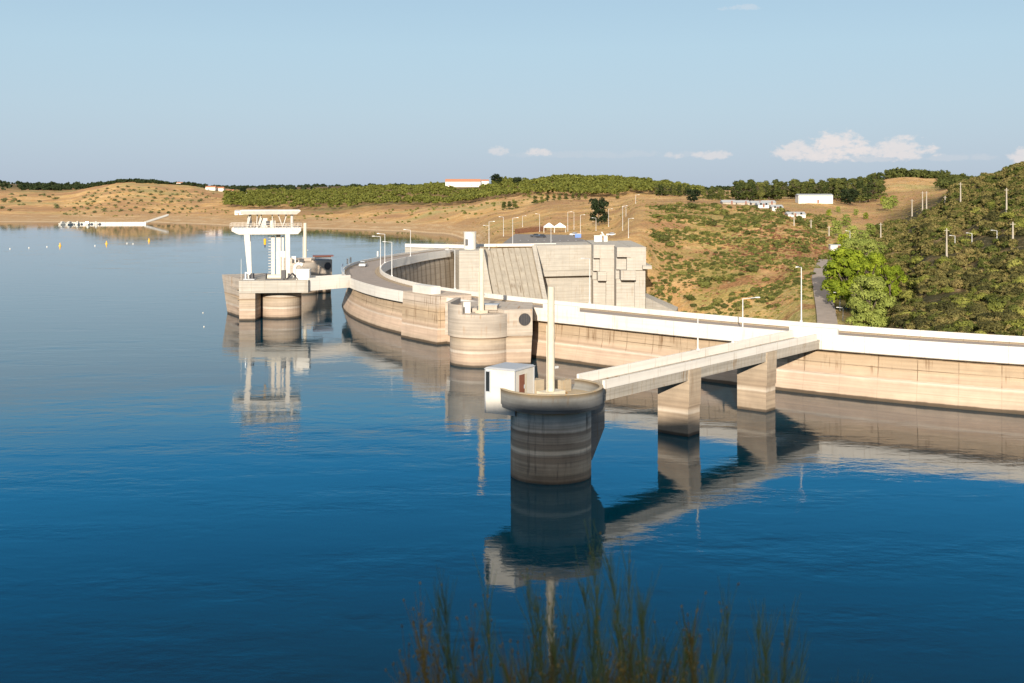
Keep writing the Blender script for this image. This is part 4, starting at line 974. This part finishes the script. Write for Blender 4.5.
pts += [(r.gauss(900,9), r.uniform(915,950), r.uniform(10,15)) for _ in range(14)]
wood('hilltop_wood', pts, 'tallpine', 'bush', 110, .13, 'dark green wood on the crest behind the bare yellow hill', 84)
# lakeside bushes
lb_ = []
for _ in range(260):
    px = r.uniform(225,560); d = r.uniform(870,1060); lb_.append((px, d, r.uniform(1.2,3.4)))
for _ in range(200):
    px = r.uniform(60,240); d = r.uniform(1120,1500); lb_.append((px, d, r.uniform(1.,2.6)))
lb_ = [q for q in lb_ if hz(q[0],q[1]) > 3.5]
wood('lakeside_scrub', lb_, 'shrub', 'bush', 40, .26, 'low scattered scrub on the dry lake shore', 88)
# scrub hill on the right: the largest 300 individually, the rest one mass
mq = [leafmesh('maquis', leaves(lobeset('dome', 90+i), 700, .085, .9, 90+i, .85), 'maquis') for i in range(5)]
cand = []
r = random.Random(12)
while len(cand) < 6400:
    px = r.uniform(868,1130); d = 215+440*(r.random()**.8)
    if d < np.interp(px,[868,905,935],[400,262,215]): continue
    if px < 905 and d > 560: continue
    yy_ = YH+(H-hz(px,d))*FP/d
    if px > 962 and 237 < yy_+(px-962)*.02 < 243: continue
    if px > 925 and abs(yy_-(262-(px-925)*.22)) < 2.5 and px < 1000: continue
    if px > 905 and px < 950 and d > np.interp(px,[905,950],[520,560]): continue
    xx, yy = X(px,d), d
    if fnoise(np.array(xx), np.array(yy), 4, 14) > 95 and r.random() < .85: continue
    cand.append((px, d, r.uniform(1.3,3.3)*(1.45 if r.random() < .15 else 1)))
vis = [c for c in cand if 880 < c[0] < 1030 and c[1] > 232]
vis.sort(key=lambda c: -c[2]/c[1]); big = vis[:290]; sb = set(big); rest = [c for c in cand if c not in sb]
def bush(name, label, group, meshes, px, d, h, wid=1.35, k=0):
    o = bpy.data.objects.new(name, meshes[k%len(meshes)]); C.objects.link(o); o.location = (X(px,d), d, hz(px,d)-.15)
    o.rotation_euler = (0,0,random.uniform(0,6.28)); o.scale = (h*wid,h*wid,h)
    return tag(o, label, 'bush', group)
mg = [leafmesh('maquis', leaves(lobeset('dome', 190+i), 700, .085, .9, 190+i, .85), 'maquisgreen') for i in range(3)]
for k, (px, d, h) in enumerate(big): bush('evergreen_bush','dark olive green rounded bush on the dense scrub hill at the right','bushes of the right scrub hill',mq if k%3 else mg,px,d,h,1.3,k)
wood('scrub_cover', [q for i, q in enumerate(rest) if i%3], 'maquis', 'dome', 130, .17, 'dense dark green scrub covering the right hill', 95)
wood('light_scrub_cover', [q for i, q in enumerate(rest) if i%3 == 0], 'maquisgreen', 'dome', 130, .17, 'lighter green scrub mixed through the right hill', 97)
# shrubs on the middle hillside
sh_ = [leafmesh('shrub', leaves(lobeset('scrub', 110+i), 420, .11, .8, 110+i, .6), 'shrub') for i in range(4)]
shd = [leafmesh('shrub', leaves(lobeset('dome', 115+i), 520, .095, .9, 115+i, .8), 'shrub') for i in range(4)]
dsh = [leafmesh('dry_shrub', leaves(lobeset('scrub', 120+i), 380, .10, .8, 120+i, .5), 'dryshrub') for i in range(3)]
n_ = 0; r = random.Random(21)
while n_ < 290:
    px = r.uniform(655,840); d = r.uniform(372,600)
    if px > 812 and d < 415: continue
    if fnoise(np.array(X(px,d)+50), np.array(d+0.), 5, 14) < -10 and r.random() < .8: continue
    n_ += 1; big_ = r.random() < .25
    bush('green_shrub','olive green shrub scattered on the dry hillside in the middle','shrubs of the middle hillside',sh_ if n_%3 == 0 else shd,px,d,r.uniform(3.0,5.0) if big_ else r.uniform(1.6,3.0),1.25,n_)
pts = []
while len(pts) < 650:
    px = r.gauss(775,30); d = r.gauss(480,30)
    if px > 835 : continue
    pts.append((px, d, r.uniform(.7,1.6)))
for _ in range(500): pts.append((r.uniform(650,830), r.uniform(380,620), r.uniform(.5,1.2)))
wood('brown_scrub', [p for p in pts if hz(p[0],p[1]) > -13], 'dryshrub', 'dome', 60, .22, 'low reddish brown scrub patch on the middle hillside', 130)
pts = []
while len(pts) < 2600:
    px = r.uniform(650,826); d = r.uniform(365,600)
    if fnoise(np.array(X(px,d)), np.array(d+0.), 5, 13) < 0: continue
    if px > 812 and d < 420: continue
    pts.append((px, d, r.uniform(.8,1.9)))
wood('green_scrub', pts, 'shrub', 'dome', 60, .24, 'low green scrub spread over the middle hillside', 133)
pts = [(r.uniform(470,660), r.uniform(560,840), r.uniform(.5,1.5)) for _ in range(420)]
wood('terrace_scrub', pts, 'shrub', 'scrub', 40, .24, 'thin olive scrub on the dry slope behind the plaza', 137)

pts = []
while len(pts) < 4500:
    px = r.uniform(645,830); d = 365+250*r.random()**1.2
    if 812 < px and d < 445: continue
    if fnoise(np.array(X(px,d)), np.array(d+80.), 7, 16) < -5: continue
    pts.append((px, d, r.uniform(.4,1.1)))
wood('fine_scrub', pts, 'maquisgreen', 'dome', 26, .3, 'fine green scrub blending over the middle hillside', 151)
pts = []
while len(pts) < 7000:
    px = r.uniform(640,845); d = 365+270*r.random()**1.3
    if 812 < px < 842 and d < 445: continue
    pts.append((px, d, r.uniform(.35,1.0)))
wood('dry_grass_tufts', pts, 'dryleaf', 'scrub', 16, .34, 'dry golden grass tufts over the middle hillside', 141)
pts = [(r.uniform(800,960), r.uniform(480,900), r.uniform(.4,1.3)) for _ in range(1500)]
wood('side_valley_scrub', pts, 'shrub', 'scrub', 24, .3, 'thin green scrub on the dry side valley slopes', 143)
pts = [(r.uniform(470,660), 560+280*r.random(), r.uniform(.3,.8)) for _ in range(2500)]
wood('dry_grass_tufts', pts, 'dryleaf', 'scrub', 14, .36, 'dry grass tufts on the slope behind the plaza', 145)

# ------------------------------------------------------------------ foreground broom on the viewer's bank
def broom(px, d, ytop, nst, seed, label, spread=.5, seedy=0., name='broom_bush'):
    r = random.Random(seed); x, y = X(px,d), d; zg = float(bank(np.array(x), np.array(y)))-.05; h = zat(ytop,d)-zg
    o = empty(name, label, 'bush', (x,y,zg)); s = MB(); t = MB(); wob = .09 if name == 'broom_bush' else .20
    for k in range(int(nst*1.1)):
        a = r.uniform(0,2*PI); L = h*r.uniform(.6,1.0); lean = r.uniform(.02,spread*(.28 if name == 'broom_bush' else .5)); p = Vector((math.cos(a)*.12,math.sin(a)*.12,0)); v = Vector((math.cos(a)*lean*.6, math.sin(a)*lean*.6, 1)).normalized()
        n = 7; pts = [p.copy()]
        for i in range(n):
            v = (v+Vector((r.uniform(-1,1)*wob,r.uniform(-1,1)*wob,.02))).normalized(); p = p+v*L/n; pts.append(p.copy())
        for i in range(n): s.tube(pts[i], pts[i+1], .005*(1-i/n)+.0015, .005*(1-(i+1)/n)+.0012, 4)
        for i in range(2, n+1):
            for _ in range(26):
                b = r.uniform(0,2*PI); q = pts[i-1].lerp(pts[i], r.random()); w_ = (v*1.3+Vector((math.cos(b),math.sin(b),.4))*r.uniform(.2,.55)).normalized()
                e = q+w_*r.uniform(.07,.26); s.tube(q, e, .0018, .0008, 3)
                if r.random() < seedy:
                    c = e; t.tube(c, c+Vector((r.uniform(-.006,.006),r.uniform(-.006,.006),.011)), .0046, .003, 5)
    s.build('stems', 'broom' if name == 'broom_bush' else 'seed', o)
    if t.v: t.build('seed_heads', 'seed', o)['kind'] = 'stuff'
B = [(500,5.4,604,11,'leftmost thin broom bush at the bottom edge',.5,.05),(532,5.6,606,12,'thin broom bush just left of the mast reflection',.5,.06),(562,6.0,622,10,'low broom bush under the mast reflection',.5,.05),(618,5.4,566,22,'tallest dense broom bush right of the mast reflection',.3,.06),(596,5.2,630,8,'small broom bush beside the tallest one at the bottom',.5,.12),(662,5.8,606,16,'broom bush right of the tallest one',.45,.04),(700,5.5,602,15,'middle broom bush of the right hand group',.45,.03),(738,6.2,618,14,'broom bush with loose upright shoots at the bottom right',.45,.02),(776,6.0,634,12,'rightmost broom bush but one along the bottom edge',.5,.02),(808,6.4,646,9,'rightmost broom bush at the bottom edge',.5,.02)]
for i, (px,d,yt,n,lb,spd,sd) in enumerate(B): broom(px,d,yt,n,200+i,lb,spd,sd)
for i, (px,yt,n,lb) in enumerate(((516,648,26,'leftmost dry brown bush at the bottom edge'),(538,642,30,'middle dry orange brown bush at the bottom edge'),(560,652,22,'right hand dry brown bush at the bottom edge'),(624,660,10,'dry brown bush beneath the tallest broom'),(690,670,8,'lowest dry brown tuft among the right hand brooms'))):
    broom(px,4.9,yt,n//2+2,300+i,lb,.5,.55,'dry_bush')

# ------------------------------------------------------------------ sky, sun, camera
SE, SA = math.radians(15.0), math.atan2(-.13,-.99)        # elevation and the horizontal direction TOWARDS the sun (behind the viewer)
sdir = Vector((-.13,-.99,0)).normalized()*math.cos(SE)+Vector((0,0,math.sin(SE)))
sun = bpy.data.lights.new('sun','SUN'); sun.energy = 4.6; sun.angle = math.radians(.55); sun.color = (1.0,.89,.74)
so = bpy.data.objects.new('sun', sun); C.objects.link(so); so.rotation_euler = sdir.to_track_quat('Z','Y').to_euler(); so.location = (0,-50,200)
wd = bpy.data.worlds.new('World'); scene.world = wd; wd.use_nodes = True; g = N(wd.node_tree)
bgn = wd.node_tree.nodes['Background']
sk = g.n('ShaderNodeTexSky', sky_type='NISHITA'); sk.sun_disc = False; sk.sun_elevation = SE
sk.sun_rotation = math.atan2(sdir.x, sdir.y); sk.altitude = 150; sk.air_density = 1.0; sk.dust_density = 1.2; sk.ozone_density = 1.5
tc = g.n('ShaderNodeTexCoord').outputs['Generated']; sp_ = g.n('ShaderNodeSeparateXYZ'); g.l(tc, sp_.inputs[0])
el = g.math('MULTIPLY', g.math('ARCSINE', sp_.outputs[2]), 180/PI); az = g.math('MULTIPLY', g.math('ARCTAN2', sp_.outputs[0], sp_.outputs[1]), 180/PI)
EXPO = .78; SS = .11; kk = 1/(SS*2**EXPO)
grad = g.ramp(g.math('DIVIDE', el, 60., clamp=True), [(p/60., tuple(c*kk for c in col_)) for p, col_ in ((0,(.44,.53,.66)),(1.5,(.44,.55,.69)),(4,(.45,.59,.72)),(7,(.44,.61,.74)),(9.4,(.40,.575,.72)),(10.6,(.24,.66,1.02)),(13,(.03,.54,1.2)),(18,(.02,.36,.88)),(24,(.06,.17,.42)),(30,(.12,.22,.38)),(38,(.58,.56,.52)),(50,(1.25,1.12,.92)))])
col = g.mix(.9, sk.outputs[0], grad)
# fair weather clouds low over the horizon
cv_ = g.n('ShaderNodeCombineXYZ'); g.l(g.math('MULTIPLY', az, 1.0), cv_.inputs[0]); g.l(g.math('MULTIPLY', el, 1.6), cv_.inputs[1])
cn1 = g.noise(cv_.outputs[0], .9, 6, .6); cn2 = g.noise(cv_.outputs[0], 2.6, 4, .6)
mask = None
def azel(px, py): return math.degrees(math.atan((px-512)/FP)), math.degrees(math.atan((YH-py)/FP*math.cos(math.atan((px-512)/FP))))
for px, py, rx, ry, st_ in ((838,150,34,20,1.0),(818,154,40,12,.9),(902,152,34,15,.85),(870,159,70,5,.3),(794,152,20,13,.8),(1030,158,22,10,.8),(955,158,45,5,.2),(497,152,12,6,.55),(540,153,15,6,.75),(672,156,12,5,.55),(711,156,20,6,.65),(740,8,22,4,.3),(600,155,120,5,.12)):
    a_, e_ = azel(px,py); ra, re = rx/FP*57.3, ry/FP*57.3
    dx = g.math('DIVIDE', g.math('SUBTRACT', az, a_), ra); dy = g.math('DIVIDE', g.math('SUBTRACT', el, e_), re)
    dy = g.math('MULTIPLY', dy, g.math('ADD', 1.0, g.math('MULTIPLY', g.math('LESS_THAN', dy, 0.), .5)))
    q_ = g.math('ADD', g.math('MULTIPLY', dx, dx), g.math('MULTIPLY', dy, dy))
    f_ = g.math('MULTIPLY', g.rng(g.math('ADD', q_, g.math('MULTIPLY_ADD', g.math('ADD', g.math('MULTIPLY', cn1, .6), g.math('MULTIPLY', cn2, .4)), 5.0, -2.5)), 1.0, .1), st_)
    mask = f_ if mask is None else g.math('MAXIMUM', mask, f_)
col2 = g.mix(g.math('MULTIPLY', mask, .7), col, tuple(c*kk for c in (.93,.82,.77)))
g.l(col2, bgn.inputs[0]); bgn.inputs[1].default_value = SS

cd = bpy.data.cameras.new('camera'); co_ = bpy.data.objects.new('camera', cd); C.objects.link(co_); scene.camera = co_
co_.location = (0,0,H); co_.rotation_euler = (math.radians(90),0,0); cd.sensor_width = 36; cd.lens = FP/1024*36
cd.shift_y = -(341.5-YH)/1024; cd.clip_start = .1; cd.clip_end = 20000
cd.dof.use_dof = True; cd.dof.focus_distance = 170; cd.dof.aperture_fstop = 3.2
scene.view_settings.view_transform = 'Standard'; scene.view_settings.look = 'None'; scene.view_settings.gamma = 1; scene.view_settings.exposure = EXPO
scene.render.resolution_x, scene.render.resolution_y = 1024, 683
scene.cycles.max_bounces = 6; scene.cycles.caustics_reflective = False; scene.cycles.caustics_refractive = False
